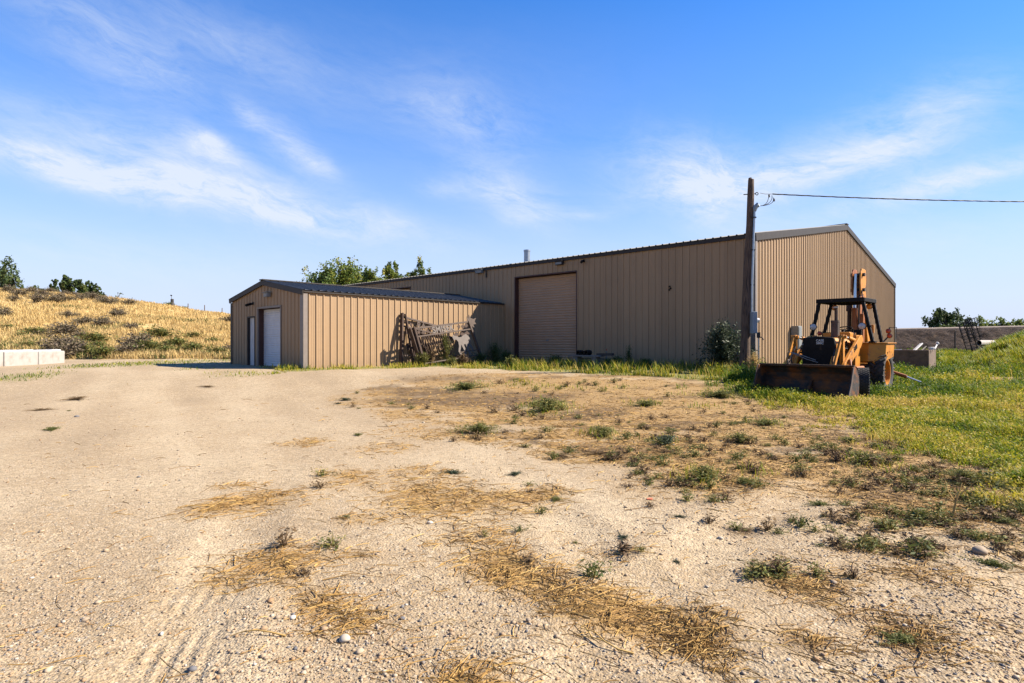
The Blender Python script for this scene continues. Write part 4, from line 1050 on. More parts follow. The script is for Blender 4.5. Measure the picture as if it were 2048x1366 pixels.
mb = MB()
plate(mb, [(L-.08, .05), (L-.03, .26), (L+.05, .14), (L+.12, .34), (L+.20, .16), (L+.34, .10), (L+.55, .14), (L+.40, -.02), (L+.46, -.16), (L+.26, -.16), (L+.30, -.34), (L+.14, -.22), (L+.02, -.38), (L-.02, -.15)], .02)
mb.build('leaf_ornament', M['rustlight'], g1)
# silhouette of a standing animal cut from plate
an = [(2.06, -.60), (2.16, -.50), (2.22, -.56), (2.34, -.58), (2.46, -.66), (2.62, -.66), (2.80, -.58), (2.94, -.56), (3.06, -.64), (3.16, -.82), (3.12, -1.02), (3.07, -.80), (3.00, -.86), (3.04, -1.02), (3.18, -1.18), (3.20, -1.42), (3.10, -1.44), (3.09, -1.24), (2.92, -1.06), (2.90, -1.22), (2.98, -1.52), (2.88, -1.54), (2.80, -1.24), (2.78, -1.02), (2.66, -1.02), (2.70, -1.24), (2.66, -1.54), (2.57, -1.54), (2.59, -1.26), (2.50, -1.0), (2.44, -1.14), (2.34, -1.30), (2.42, -1.46), (2.33, -1.50), (2.23, -1.30), (2.34, -1.06), (2.36, -.86), (2.26, -.74), (2.12, -.76)]
plate(MB(), an, .016).build('animal_cutout', M['plate'], g1)
mt2, L2 = frame_of(P(806, 634, 25.05), P(915, 663, 27.6), .16)
g2 = thing('ranch_gate', 'dark rusty gate frame slumped against the garage wall behind the lettered gate', 'ranch gate'); g2.matrix_world = mt2
mb = MB().bar((0, 0, 0), (L2, 0, 0), .07, .07, (0, 1, 0)); mb.bar((.05, -.40, 0), (L2, -.38, 0), .06, .06, (0, 1, 0)); mb.bar((.15, -1.7, 0), (L2, -1.2, 0), .06, .06, (0, 1, 0)); mb.build('rail', M['rustlight'], g2)
MB().bar((-.06, .16, 0), (-.02, -2.1, 0), .08, .17, (0, 0, 1)).bar((.02, .12, .12), (.62, -2.12, .12), .06, .10, (0, 0, 1)).build('gate_post', M['rust'], g2)
mb = MB()
for k in range(9):
    x = .28+k*.16; mb.bar((x, -.42, 0), (x+.25, -1.75+.05*k, 0), .025, .06+.08*(k % 4 == 1), (0, 0, 1))
mb.build('picket', M['rust'], g2)
for k, (cx, cy, rx, ry) in enumerate(((.2, -.16, .14, .12), (.45, -.24, .13, .11), (.3, -.62, .16, .16), (.5, -.95, .2, .2), (.35, -1.3, .18, .2), (.75, -1.25, .2, .25), (1.7, -.2, .16, .12), (2.0, -.2, .15, .12), (2.3, -.2, .15, .12))):
    plate(MB(), blot(cx, cy, rx, ry, 10, k+40, .6)).build('leaf_ornament', M['rust'], g2)
text_mesh('lettering', 'RA', .40, .02, M['rustlight'], g2, Matrix.Translation((1.05, -.20, .02)), .98)

# ------------------------------------------------------------------ concrete blocks, trough, bench and scrap
pts = [(-120, 22.0), (9, 24.3), (78, 26.4), (131, 28.4)]
XY = [((u-1024)/F*y, y) for u, y in pts]
lab = ['white concrete block furthest left, cut by the photo edge', 'long white concrete block in the middle of the row', 'white concrete block at the far end of the row beside the weeds']
for k in range(3):
    a, b = Vector((*XY[k], 0)), Vector((*XY[k+1], 0)); d = (b-a).normalized(); a = a+d*.03; b = b-d*.03; n = Vector((-d.y, d.x, 0))
    c = (a+b)/2+n*.32; o = thing('concrete_block', lab[k], 'concrete block', (c.x, c.y, .28), math.atan2(d.y, d.x), 'white concrete blocks along the left edge')
    h = .80-.02*k
    MB().box((0, 0, h/2), ((b-a).length, .62, h)).build('block', M['concrete'], o, .035)
    mb = MB()
    for s in (-.26, .26):
        ll = (b-a).length*s
        mb.prism([(-.42, 0), (-.34, .07), (.34, .08), (.42, 0)], -.2, .2, lambda p, q, e, ll=ll: (ll+p, e, h+q-.004))
    mb.build('key_lug', M['white'], o, .02)
d1, e1 = Vector((-DA[0], -DA[1], 0)), Vector((DB[0], DB[1], 0))
c0 = Vector(((1858-1024)/F*26, 26, .2)); tl, tw, ht = 2.4, 2.1, .91
tr = thing('concrete_trough', 'dark stained concrete trough in tall grass right of the digger', 'trough', c0)
rot = Matrix((d1, e1, Vector((0, 0, 1)))).transposed()
mb = MB()
for c, sz in (((-tl/2, .07, ht/2), (tl, .14, ht)), ((-tl/2, tw-.07, ht/2), (tl, .14, ht)), ((-.07, tw/2, ht/2), (.14, tw-.28, ht)), ((-tl+.07, tw/2, ht/2), (.14, tw-.28, ht)), ((-tl/2, tw/2, .3), (tl-.28, tw-.28, .1))):
    mb.box(rot @ Vector(c), sz, rot)
mb.build('tank', M['old_concrete'], tr, .02)
def plank(name, label, cat, p0, p1, wd, hh, m):
    o = MB().bar(p0, p1, wd, hh, (.5, -.8, .2)).build(name, m, None, .004); return tag(o, label, cat)
plank('plank', 'broad white plank leaning out of the concrete trough', 'plank', P(1826, 703, 27.0), P(1843, 687, 27.6), .05, .13, M['white'])
plank('plank', 'thin grey lath beside the white plank in the trough', 'plank', P(1841, 703, 27.2), P(1852, 692.5, 27.7), .03, .05, M['grey_wood'])
plank('plank', 'short flat white board lying on the near rim of the trough', 'plank', P(1785, 700.5, 27.0), P(1803, 699.5, 26.9), .05, .10, M['white'])
po = MB().tube([P(1869, 699, 26.6), P(1874, 688, 26.9)], .035, 10).build('pipe', M['white'], None, 0, True); tag(po, 'white pipe with round knob sticking up from trough corner', 'pipe')
q = P(1874.5, 687, 26.9); MB().lathe([(0, -.08), (.06, -.06), (.08, 0), (.06, .06), (0, .08)], lambda a, b, h: (q.x+a, q.y+b, q.z+h), 12).build('knob', M['white'], po, 0, True)
o = MB().prism(blot(0, 0, .2, .1, 9, 5, .3), 0, .12, lambda a, b, h: (P(1863, 699, 26.3).x+a, 26.3+b, P(1863, 698.5, 26.3).z-.02+h)).build('rag', M['white'], None, .02); tag(o, 'small crumpled white rag on the rim of the trough', 'rag')
# bench with round things on it, by the big door
bx, by = (1172-1024)/F*23.2, 23.2
be = thing('plank_bench', 'low weathered plank bench on short legs beside the big roller door', 'bench', (bx, by, .40), math.atan2(-DA[1], -DA[0]))
MB().box((0, 0, .52), (1.55, .40, .06)).box((0, .28, .40), (1.7, .16, .05)).build('bench_top', M['grey_wood'], be, .006)
for x in (-.42, .5): MB().box((x, -.02, .24), (.22, .30, .50)).build('leg', M['grey_wood'], be, .006)
for k, (x, r_) in enumerate(((-.30, .10), (-.09, .09), (.10, .105))):
    m_ = be.matrix_basis.copy(); c = Vector((bx, by, .40))+Vector((-DA[0]*x, -DA[1]*x, 0))
    o = thing('pipe_ring', ['black ring on bench nearest the roller door', 'middle one of three black rings on plank bench', 'black ring on bench furthest from the roller door'][k], 'ring', (c.x, c.y, .40+.55+r_), be.rotation_euler.z, 'black rings on the plank bench')
    MB().lathe([(r_, -.14), (r_, .14), (r_*.55, .14), (r_*.55, -.14)], lambda a, b, h: (a, h, b), 18, True).build('ring', M['black'], o, 0, True)
o = MB().bar((bx+.40, by-.36, .98), (bx+.95, by-.85, 1.0), .12, .10).build('scrap_board', M['dark_iron'], None); tag(o, 'dark board lying on the right half of the plank bench', 'board')
o = thing('marker_stake', 'thin grey stake with a red tip against the shaded wall', 'stake', ((1213-1024)/F*23.6, 23.6, .40))
MB().tube([(0, 0, 0), (0, 0, .72)], .018, 6).build('stake', M['grey_wood'], o); MB().tube([(0, 0, .72), (0, 0, .80)], .022, 6).build('tip', M['red'], o)
# folded harrow sections standing in the weeds
for k, (u0, v0, u1, v1, y, lb) in enumerate(((1921, 646, 1940, 700, 44, 'black spring harrow section on the left, shorter and leaning'), (1934, 638, 1950, 700, 43.5, 'black spring harrow section on the right, taller and leaning'))):
    a, b = P(u1, v1+3, y), P(u0, v0, y); L_ = (b-a).length; z = (b-a).normalized(); x = Vector((.85, -.5, 0)); x = (x-z*x.dot(z)).normalized(); yv = z.cross(x)
    o = thing('harrow', lb, 'harrow', (0, 0, 0), 0, 'harrow sections standing in the weeds'); o.matrix_world = Matrix.Translation(a) @ Matrix((x, yv, z)).transposed().to_4x4()
    mb = MB()
    for q in (-.18, .18, .52): mb.bar((q, 0, 0), (q*.8, 0, L_), .05, .07, (0, 1, 0))
    for t in np.linspace(.1, .98, 9): mb.bar((-.18, 0, L_*t), (.50, 0, L_*t), .04, .04, (0, 1, 0))
    mb.build('frame', M['dark_iron'], o)
    mb = MB()
    for j, t in enumerate(np.linspace(.35, 1.0, 13)):
        for q in (-.18, .18, .5): mb.tube([(q, 0, L_*t), (q+.05, -.16, L_*t+.03), (q+.10, -.24, L_*t-.08)], [.028, .022, .014], 5)
    mb.build('tooth', M['dark_iron'], o)
for k, (u, v, h) in enumerate(((1910, 688, .9),)):
    p = P(u, v, 42); o = MB().tube([(p.x, p.y, p.z-.3), (p.x, p.y, p.z+h)], .05, 6).build('stake', M['dark_iron'], None); tag(o, 'short dark stake standing left of the harrow sections', 'stake')
pc = thing('culvert_pipe', 'pale pipe lying in the weeds by the mound', 'pipe', P(1958, 689, 38), 0)
MB().lathe([(.19, 0), (.19, 3.2), (.165, 3.2), (.165, 0)], lambda a, b, h: (h*.8+a*.3, h*.6-a*.8, b+.1), 20, True).build('barrel', M['concrete'], pc, 0, True)
# ------------------------------------------------------------------ plants: makers
def leaf_quads(C, size, rg, flat=0.0, asp=.6):
    """one rhombic leaf per centre, turned at random"""
    n = len(C); size = np.broadcast_to(size, n)
    a = rg.normal(size=(n, 3)); a[:, 2] *= (1-flat); a /= np.linalg.norm(a, axis=1)[:, None]+1e-9
    b = rg.normal(size=(n, 3)); b -= a*(a*b).sum(1)[:, None]; b /= np.linalg.norm(b, axis=1)[:, None]+1e-9
    a = a*size[:, None]*.5; b = b*size[:, None]*.5*asp
    V = np.stack([C-a, C-b+a*.1, C+a, C+b+a*.1], 1)
    return V.reshape(-1, 3), np.arange(4*n).reshape(n, 4)


def ribbons(P0, P1, w0, w1, rg):
    """crossed ribbons for thin stems"""
    n = len(P0); d = P1-P0; ref = rg.normal(size=(n, 3)); s = np.cross(d, ref); s /= np.linalg.norm(s, axis=1)[:, None]+1e-9
    t = np.cross(d, s); t /= np.linalg.norm(t, axis=1)[:, None]+1e-9
    out = []
    for e in (s, t):
        out.append(np.stack([P0-e*w0, P0+e*w0, P1+e*w1, P1-e*w1], 1))
    V = np.concatenate(out, 0).reshape(-1, 3)
    return V, np.arange(len(V)).reshape(-1, 4)


def join(parts):
    Vs, Fs, Ts = [], [], []; b = 0
    for V, Fa, T_ in parts:
        Vs.append(V); Fs.append(Fa+b); Ts.append(np.broadcast_to(T_, len(V)) if np.ndim(T_) == 0 else T_); b += len(V)
    return np.concatenate(Vs), np.concatenate(Fs), np.concatenate(Ts)


def weed_arrays(seed, h, r, nst=26, nl=9, ls=.03, droop=.2, tint=(.2, .8), lean=1.0, asp=.5, sw=.004):
    """a many-stemmed weed growing from one root"""
    rg = np.random.default_rng(seed); parts = []; LC = []; LT = []
    az = rg.uniform(0, 2*np.pi, nst); lob = .55+.45*np.sin(az*2+rg.uniform(0, 6))*rg.uniform(.5, 1)+.35*np.sin(az*5+rg.uniform(0, 6)); sp = np.sqrt(rg.uniform(.02, 1, nst))*r*lean*np.clip(lob, .25, 1.3); hh = h*(1-.55*(sp/max(r, 1e-6))**2)*rg.uniform(.6, 1.05, nst)
    p0 = np.zeros((nst, 3)); p0[:, 0] = np.cos(az)*sp*.12; p0[:, 1] = np.sin(az)*sp*.12
    p1 = np.stack([np.cos(az)*sp*.5, np.sin(az)*sp*.5, hh*.62], 1); p2 = np.stack([np.cos(az)*sp, np.sin(az)*sp, hh*(1-droop*rg.uniform(0, 1, nst))], 1)
    for a, b, w0, w1 in ((p0, p1, sw, sw*.8), (p1, p2, sw*.8, sw*.4)):
        V, Fa = ribbons(a, b, w0, w1, rg); parts.append((V, Fa, rg.uniform(.5, .95)))
    for t in np.linspace(.12, 1.0, nl):
        c = np.where(t < .5, (p0+(p1-p0)*t*2), (p1+(p2-p1)*(t-.5)*2)); LC.append(c+rg.normal(size=c.shape)*ls*.7); LT.append(rg.uniform(*tint, nst)*(.6+.4*t))
    C = np.concatenate(LC); C[:, 2] = np.maximum(C[:, 2], .004)
    V, Fa = leaf_quads(C, ls*rg.uniform(.6, 1.5, len(C)), rg, .3, asp); parts.append((V, Fa, np.repeat(np.clip(np.concatenate(LT), 0, 1), 4)))
    return join(parts)


def weed_obj(name, arr, m, loc, rz, sc, label=None, cat=None, group=None):
    V, Fa, T_ = arr
    o = npmesh(name, V, Fa, m, None, {'tint': T_}); o.location = loc; o.rotation_euler.z = rz
    o.scale = (sc, sc, sc) if isinstance(sc, (int, float)) else sc
    return tag(o, label, cat, group)


def copy_mesh(o, loc, rz, sc, label=None, group=None):
    c = o.copy(); COL.objects.link(c); c.location = loc; c.rotation_euler.z = rz; c.scale = (sc, sc, sc) if isinstance(sc, (int, float)) else sc
    if label: c['label'] = label
    if group: c['group'] = group
    return c


def tree(name, label, loc, H, Wd, seed, m, nleaf, ls, lobes, group=None, base=.12, spiky=.5, sparse=.0):
    """trunk, limbs and a crown of single leaves gathered on the shoots"""
    rg = np.random.default_rng(seed); t = thing(name, label, 'tree', loc, 0, group)
    mb = MB(); lean = rg.uniform(-.05, .05, 2)*H
    tp = [(lean[0]*q, lean[1]*q, H*.9*q) for q in np.linspace(0, 1, 6)]
    mb.tube(tp, [H*.022*(1-.85*q)+.01 for q in np.linspace(0, 1, 6)], 7)
    shoots = []
    for k in range(lobes):
        q = rg.uniform(base, .92); a = rg.uniform(0, 2*np.pi); z0 = H*q*.75
        prof = math.sin(min(1, max(.08, (1.06-q)/.72))*math.pi*.55)
        L_ = Wd*.5*prof*rg.uniform(.55, 1.1); rise = H*(.10+.22*spiky)*rg.uniform(.6, 1.2)
        p0 = Vector((lean[0]*z0/H, lean[1]*z0/H, z0)); p2 = p0+Vector((math.cos(a)*L_, math.sin(a)*L_, rise)); p1 = p0.lerp(p2, .5)+Vector((0, 0, -.06*L_))
        mb.tube([p0, p1, p2], [H*.008, H*.005, H*.002], 5); shoots.append((p0, p1, p2))
    mb.build('trunk', M['bark'], t, 0, True)
    C, T_ = [], []; per = max(6, nleaf//max(1, lobes))
    for (p0, p1, p2) in shoots:
        dens = rg.uniform(.5, 1.4)*(1-sparse*rg.uniform(0, 1)); nn = int(per*dens)
        nb = 5; rad = Wd*.085*rg.uniform(.7, 1.35)
        for j in range(nb):
            q = rg.uniform(.35, 1.12); c = np.array(p1.lerp(p2, max(0, q*2-1)) if q > .5 else p0.lerp(p1, q*2)); c = c+rg.normal(size=3)*rad*.8
            k = nn//nb; pt = rg.normal(size=(k, 3)); pt /= np.linalg.norm(pt, axis=1)[:, None]; pt *= (rg.uniform(0, 1, k)**.5)[:, None]
            pt = pt*np.array([rad*.8, rad*.8, rad*(1.0+.7*spiky)])
            C.append(c+pt); T_.append(np.clip(rg.normal(.42, .22)+rg.normal(0, .12, k), 0, 1))
    C = np.concatenate(C); T_ = np.concatenate(T_)
    C[:, 2] = np.maximum(C[:, 2], .1)
    V, Fa = leaf_quads(C, ls*rg.uniform(.6, 1.4, len(C)), rg, 0, .75)
    npmesh('crown', V, Fa, m, t, {'tint': np.repeat(T_, 4)})
    return t


# ------------------------------------------------------------------ trees
def on_hill(u, v):
    for y in np.arange(34, 118, .25):
        x = (u-1024)/F*y
        if hill_z(x, y) >= CZ+(683-v)/F*y: return x, y, float(hill_z(x, y))
    y = 96; x = (u-1024)/F*y
    return x, y, float(hill_z(x, y))


TREES = [(652, 497, 76, 78, 'leaf_poplar', 'tallest leafy poplar at the left of the clump behind the garage', 9), (628, 545, 72, 50, 'leaf_poplar', 'low bushy poplar at the far left edge of the clump behind the garage', 3), (692, 503, 78, 84, 'leaf_poplar', 'broad leafy poplar beside the tallest one behind the garage', 14),
         (722, 512, 84, 56, 'leaf_poplar', 'narrow pointed poplar in the middle of the clump behind the garage', 21), (744, 536, 78, 44, 'leaf_poplar', 'shorter poplar behind the dip of the warehouse roof', 27), (785, 524, 84, 44, 'leaf_poplar', 'lone spiky poplar rising over the warehouse eave', 31),
         (832, 527, 86, 48, 'leaf_poplar', 'sparse poplar tops nearest the warehouse end of the tree clump', 40), (860, 540, 90, 34, 'leaf_poplar', 'smallest poplar tip just showing over the warehouse eave', 44)]
for (u, v, y, wpx, mm, lb, sd) in TREES:
    x = (u-1024)/F*y; top = CZ+(683-v)/F*y
    tree('poplar_tree', lb, (x, y, .4), (top-.4)*(.80 if sd < 22 else .93), wpx*y/F*1.35, sd, M[mm], 11000, .30, 60, 'poplars behind the garage', .25, 1.0)
HT = [(-6, 508, 112, 60, 'tall dark tree cut by the left photo edge on the hill', 5), (22, 548, 108, 38, 'round dark tree beside the tall one at the left edge', 6), (38, 563, 118, 18, 'small round tree first in the hilltop row', 7), (64, 566, 125, 22, 'low bushy tree second in the hilltop row', 8), (80, 571, 128, 16, 'lowest bushy tree in the middle of the hilltop row', 10), (97, 569, 126, 18, 'small tree just left of the tall hilltop group', 11),
      (109, 553, 116, 18, 'slim tree at the left of the tall hilltop group', 12), (130, 548, 114, 26, 'tallest tree of the hilltop group', 13), (155, 550, 114, 30, 'broad tree in the middle of the hilltop group', 15), (178, 559, 116, 24, 'right-hand broad tree of the hilltop group', 16), (194, 561, 116, 14, 'narrow tree at the right end of the hilltop group', 17), (206, 584, 118, 8, 'tiny tree beyond the right end of the hilltop group', 18)]
for (u, v, y, wpx, lb, sd) in HT:
    x = (u-1024)/F*y; b = float(hill_z(x, y))-.5; top = CZ+(683-v)/F*y
    tree('broadleaf_tree', lb, (x, y, b), max(1.5, (top-b)*.95), wpx*y/F*1.1, sd, M['leaf_dark'], 3000, .34, 26, 'trees along the hilltop', .12, .7)
x, y = (235-1024)/F*104, 104
tree('sapling', 'bare sparse sapling on the hill crest right of the hilltop trees', (x, y, float(hill_z(x, y))-.2), 2.9, 2.2, 77, M['leaf_dark'], 70, .30, 10, None, .1, .9, .8)
x, y = (252-1024)/F*103, 103
tree('sapling', 'tiny twiggy sapling low on the hill crest', (x, y, float(hill_z(x, y))-.2), 1.2, 1.3, 78, M['leaf_dark'], 50, .26, 7, None, .1, .9, .8)
RT = [(1890, 612, 84, 56, 2600, 0, 'big rounded green tree beyond the road', 50), (1912, 620, 86, 40, 700, .5, 'thin leaning tree growing out of the big rounded tree', 51), (1938, 628, 90, 26, 500, .3, 'small tree behind the harrow sections', 52), (1960, 621, 90, 26, 420, .6, 'airy tree with gaps standing alone beyond the road', 53), (1985, 636, 92, 30, 900, 0, 'low dark bush right of the airy tree', 54), (2008, 633, 92, 34, 1200, 0, 'wide low green bush on the roadside', 55), (2036, 635, 92, 34, 1200, 0, 'low green bush at the right photo edge', 56)]
for (u, v, y, wpx, nl, spz, lb, sd) in RT:
    x = (u-1024)/F*y; b = 2.4; top = CZ+(683-v)/F*y
    tree('broadleaf_tree', lb, (x, y, b), max(1.2, (top-b)*.95), wpx*y/F*1.1, sd, M['leaf_dark'] if sd < 53 else M['leaf_poplar'], nl*2, .26, 30, 'trees beyond the road', .04, .4, spz)

# ------------------------------------------------------------------ hillside: sagebrush, fence posts, dry grass
sage = [weed_arrays(100+k, .8, .95, 130, 9, .10, .25, (.0, .75), 1.0, .35, .012) for k in range(3)]
SG = [(18, 583), (40, 590), (62, 584), (86, 592), (122, 599), (76, 601), (150, 590), (161, 597), (186, 597), (204, 602), (213, 607), (229, 603), (259, 607), (130, 588), (101, 583), (110, 603), (141, 601), (175, 591), (30, 600), (463, 645), (235, 633), (137, 634), (5, 632), (170, 646), (205, 651)]
sproto = None
for k, (u, v) in enumerate(SG):
    x, y, z = on_hill(u, v+3); sc = 1.15+.5*random.random()
    lb = 'dark rounded sagebrush among others near the hill crest' if v < 612 else ['lone dark sagebrush on the right of the hillside near the garage', 'pale grey bush alone in the middle of the dry hillside', 'faint reddish bush left of the middle of the dry hillside', 'small dark sagebrush at the left photo edge halfway up the hill', 'faint bush left of the green hillside patch', 'brown bush at the left end of the green hillside patch'][k-19]
    if sproto is None: o = sproto = weed_obj('sagebrush', sage[0], M['sage'], (x, y, z-.1), 0, (sc*1.3, sc*1.3, sc), lb, 'sagebrush', 'sagebrush on the hill')
    else: copy_mesh(sproto, (x, y, z-.1), k*1.7, (sc*1.1, sc*1.1, sc*.9), lb)
gbush = weed_arrays(140, .75, .8, 90, 10, .10, .2, (.05, .8), 1.0, .5, .01)
GBU = [(20, 655), (55, 657), (40, 672), (95, 668), (130, 668), (12, 690), (60, 692), (90, 690), (150, 690), (120, 700), (190, 682), (195, 693), (140, 715), (175, 705), (205, 712), (245, 655), (262, 656), (290, 668), (320, 672), (345, 676), (352, 690), (275, 695), (300, 700), (330, 702), (255, 704), (240, 690), (390, 672), (400, 690), (425, 683), (445, 690), (460, 700), (435, 705), (385, 700), (225, 680), (160, 672), (105, 655), (75, 668), (470, 690)]
sgl = {2: 'grey'}; gproto = pproto = None
GBU = [g for i, g in enumerate(GBU) if i % 2 == 0 or g[1] > 690]
for k, (u, v) in enumerate(GBU):
    x, y, z = on_hill(u, v+6); sc = .9+.8*random.random(); grey = k % 3 == 2
    lb = 'grey twiggy bush among the weeds along the foot of the hill' if grey else 'green weedy bush among others along the foot of the hill'
    if grey:
        if pproto is None: pproto = weed_obj('sagebrush', sage[1], M['sage'], (x, y, z-.1), 0, (sc*1.2, sc*1.2, sc), lb, 'sagebrush', 'grey bushes at the foot of the hill')
        else: copy_mesh(pproto, (x, y, z-.1), k*2.1, (sc*1.2, sc*1.2, sc))
    else:
        if gproto is None: gproto = weed_obj('weed_bush', gbush, M['weed'], (x, y, z-.1), 0, (sc*1.3, sc*1.3, sc*.8), lb, 'weed bush', 'green bushes at the foot of the hill')
        else: copy_mesh(gproto, (x, y, z-.1), k*2.1, (sc*1.3, sc*1.3, sc*.8))
x, y, z = on_hill(343, 612)
ch = thing('stone_stub', 'small dark tapered stone stub with a wind vane on the hill crest', 'stone stub', (x, y, z-.3))
hh = CZ+(683-598)/F*y-z+.3
MB().tube([(0, 0, 0), (.05, 0, hh*.45), (.12, 0, hh*.7), (.12, 0, hh)], [.75, .5, .26, .24], 8).build('stub', M['dark_iron'], ch)
MB().tube([(.02, 0, hh), (-.05, 0, hh+.5)], .03, 5).prism([(-.28, .62), (.05, .46), (.12, .62), (-.05, .72)], -.03, .03, lambda a, b, d: (a, d, hh+b)).build('wind_vane', M['dark_iron'], ch)
bb = weed_obj('sagebrush', sage[2], M['weed'], (x-.3, y-.4, z-.2), 0, (1.9, 1.4, 1.6), 'dark green bush around the stone stub on the hill crest', 'bush')
copy_mesh(bb, (x+2.2, y, float(hill_z(x+2.2, y))-.2), 1, (1.7, 1.2, 1.1), 'low dark bush right of the stone stub on the hill crest')
for k, (u, v) in enumerate(((376, 607), (409, 610), (444, 616), (474, 624))):
    y = 93.0; x = (u-1024)/F*y; z = float(hill_z(x, y)); t_ = CZ+(683-v)/F*y
    o = MB().tube([(x, y, z-.3), (x+.02, y, max(t_, z+1.0))], [.07, .06], 6).build('fence_post', M['wood'], None)
    tag(o, ['faint fence post on the skyline nearest the stone stub', 'second fence post on the skyline from the stone stub', 'third fence post on the skyline from the stone stub', 'fence post on the skyline nearest the garage'][k], 'fence post', 'fence posts on the skyline')


def blades(x, y, z, h, wd, ln, az, tint):
    n = len(x); fx, fy = np.cos(az), np.sin(az); sx, sy = -fy*wd/2, fx*wd/2
    V = np.empty((n, 5, 3), np.float32)
    V[:, 0] = np.stack([x-sx, y-sy, z], 1); V[:, 1] = np.stack([x+sx, y+sy, z], 1)
    mx, my, mz = x+fx*ln*.32, y+fy*ln*.32, z+h*.58
    V[:, 2] = np.stack([mx+sx*.8, my+sy*.8, mz], 1); V[:, 3] = np.stack([mx-sx*.8, my-sy*.8, mz], 1); V[:, 4] = np.stack([x+fx*ln, y+fy*ln, z+h], 1)
    b = np.arange(n)*5
    Fa = np.concatenate([np.stack([b, b+1, b+2], 1), np.stack([b, b+2, b+3], 1), np.stack([b+3, b+2, b+4], 1)])
    return V.reshape(-1, 3), Fa, np.repeat(tint, 5)


def sample(n, k0, k1, y0, y1, p=2.0):
    """points on the yard, thinning out with distance"""
    r_ = rng.uniform(0, 1, n); q = 1-p
    y = (y0**q+r_*(y1**q-y0**q))**(1/q); k = rng.uniform(k0, k1, n)
    return k*y, y


# dry grass over the hill
x, y = sample(150000, -1.15, -.25, 33.5, 112, 1.6)
dn = fbm(x*.35, y*.35, 91, 4); keep = rng.uniform(0, 1, len(x)) < sstep(.22, .5, dn)
x, y, dn = x[keep], y[keep], dn[keep]; z = hill_z(x, y)
keep = z > .3; x, y, z, dn = x[keep], y[keep], z[keep], dn[keep]; n = len(x)
foot = sstep(46, 36, y+6*(fbm(x*.2, y*.2, 95, 3)-.5)); tt = np.clip(rng.normal(.42, .18, n)+.4*(dn-.5)+foot*.22*rng.uniform(0, 1, n), 0, 1)
V, Fa, T_ = blades(x, y, z-.03, rng.uniform(.18, .5, n), .0008*y+.008, rng.uniform(.05, .35, n), rng.uniform(0, 6.28, n), tt)
tag(npmesh('dry_grass', V, Fa, M['dryblade'], None, {'tint': T_}), 'pale dry grass covering the hillside', kind='stuff')
# green weeds low on the hill
x, y = sample(60000, -.98, -.30, 33.5, 60, 1.6)
dn = fbm(x*.22, y*.22, 191, 4)*.8+.35*fbm(x*.9, y*.9, 193, 3); keep = (rng.uniform(0, 1, len(x)) < sstep(.56, .74, dn-.04)*.6); x, y = x[keep], y[keep]; n = len(x)
V, Fa, T_ = blades(x, y, surf(x, y)-.03, rng.uniform(.15, .45, n), .0014*y+.012, rng.uniform(.05, .3, n), rng.uniform(0, 6.28, n), np.clip(rng.normal(.3, .2, n), 0, 1))
tag(npmesh('weeds', V, Fa, M['weed'], None, {'tint': T_}), 'green weeds growing across the foot of the hillside', kind='stuff')

# ------------------------------------------------------------------ green grass on the yard
x, y = sample(560000, .15, 1.05, 4.2, 46, 2.0)
keep = rng.uniform(0, 1, len(x)) < lawn_d(x, y); x, y = x[keep], y[keep]
wt = np.array(WA)
ins = ((x-WA[0])*NF[0]+(y-WA[1])*NF[1] < 0) & ((x-WA[0])*NS[0]+(y-WA[1])*NS[1] < -.03)
x, y = x[~ins], y[~ins]
dn = fbm(x*.9, y*.9, 95, 4); edge = fbm(x*.28, y*.28, 96, 3)
sy = sstep(15.5, 12, y-.1*x)                                         # nearer part is drier and yellower
bare = sstep(.60, .72, fbm(x*.55, y*.55, 99, 4))*sstep(11, 9, y)
strip = strip_d(x, y)
keep = rng.uniform(0, 1, len(x)) > np.clip(bare*.75+sstep(.40, .28, dn)*.45+strip*.9, 0, .95); x, y, dn, edge, sy = x[keep], y[keep], dn[keep], edge[keep], sy[keep]; n = len(x)
z = surf(x, y)
front = np.exp(-((x-8.7)/1.7)**2-((y-14.8)/1.6)**2)
hgt = (.45+.55*lawn_d(x, y))*(1-.6*front)*(.09+.12*rng.uniform(0, 1, n)**1.5+.26*sstep(.48, .72, dn)*rng.uniform(.3, 1, n))*(1-.35*sy)*np.where(y > 13, 1.25, 1)*np.where(y > 24, 1.35, 1)
clump = fbm(x*2.6, y*2.6, 221, 3)
tint = np.clip(rng.normal(.20, .17, n)+.9*(clump-.5)+.50*sy*rng.uniform(.3, 1.1, n)+.5*(edge-.5)+.35*sstep(.5, .8, fbm(x*.45, y*.45, 98, 3)), 0, 1)
V, Fa, T_ = blades(x, y, z-.01, hgt, .0009*y+.004, hgt*rng.uniform(.15, .9, n), rng.uniform(0, 6.28, n), tint)
tag(npmesh('grass', V, Fa, M['grass'], None, {'tint': T_}), 'lush green and yellowing grass around the backhoe', kind='stuff')
# small leaves of the weeds mixed in the lawn
k = rng.choice(n, min(n, 90000), False)
C = np.stack([x[k], y[k], z[k]+hgt[k]*rng.uniform(.5, 1.1, len(k))], 1)
V, Fa = leaf_quads(C, (.0028*y[k]+.008)*rng.uniform(.6, 1.4, len(k)), rng, .3, .6)
tag(npmesh('clover', V, Fa, M['grass'], None, {'tint': np.repeat(np.clip(tint[k]+rng.normal(.03, .12, len(k)), 0, 1), 4)}), 'small leafy ground cover mixed into the grass', kind='stuff')
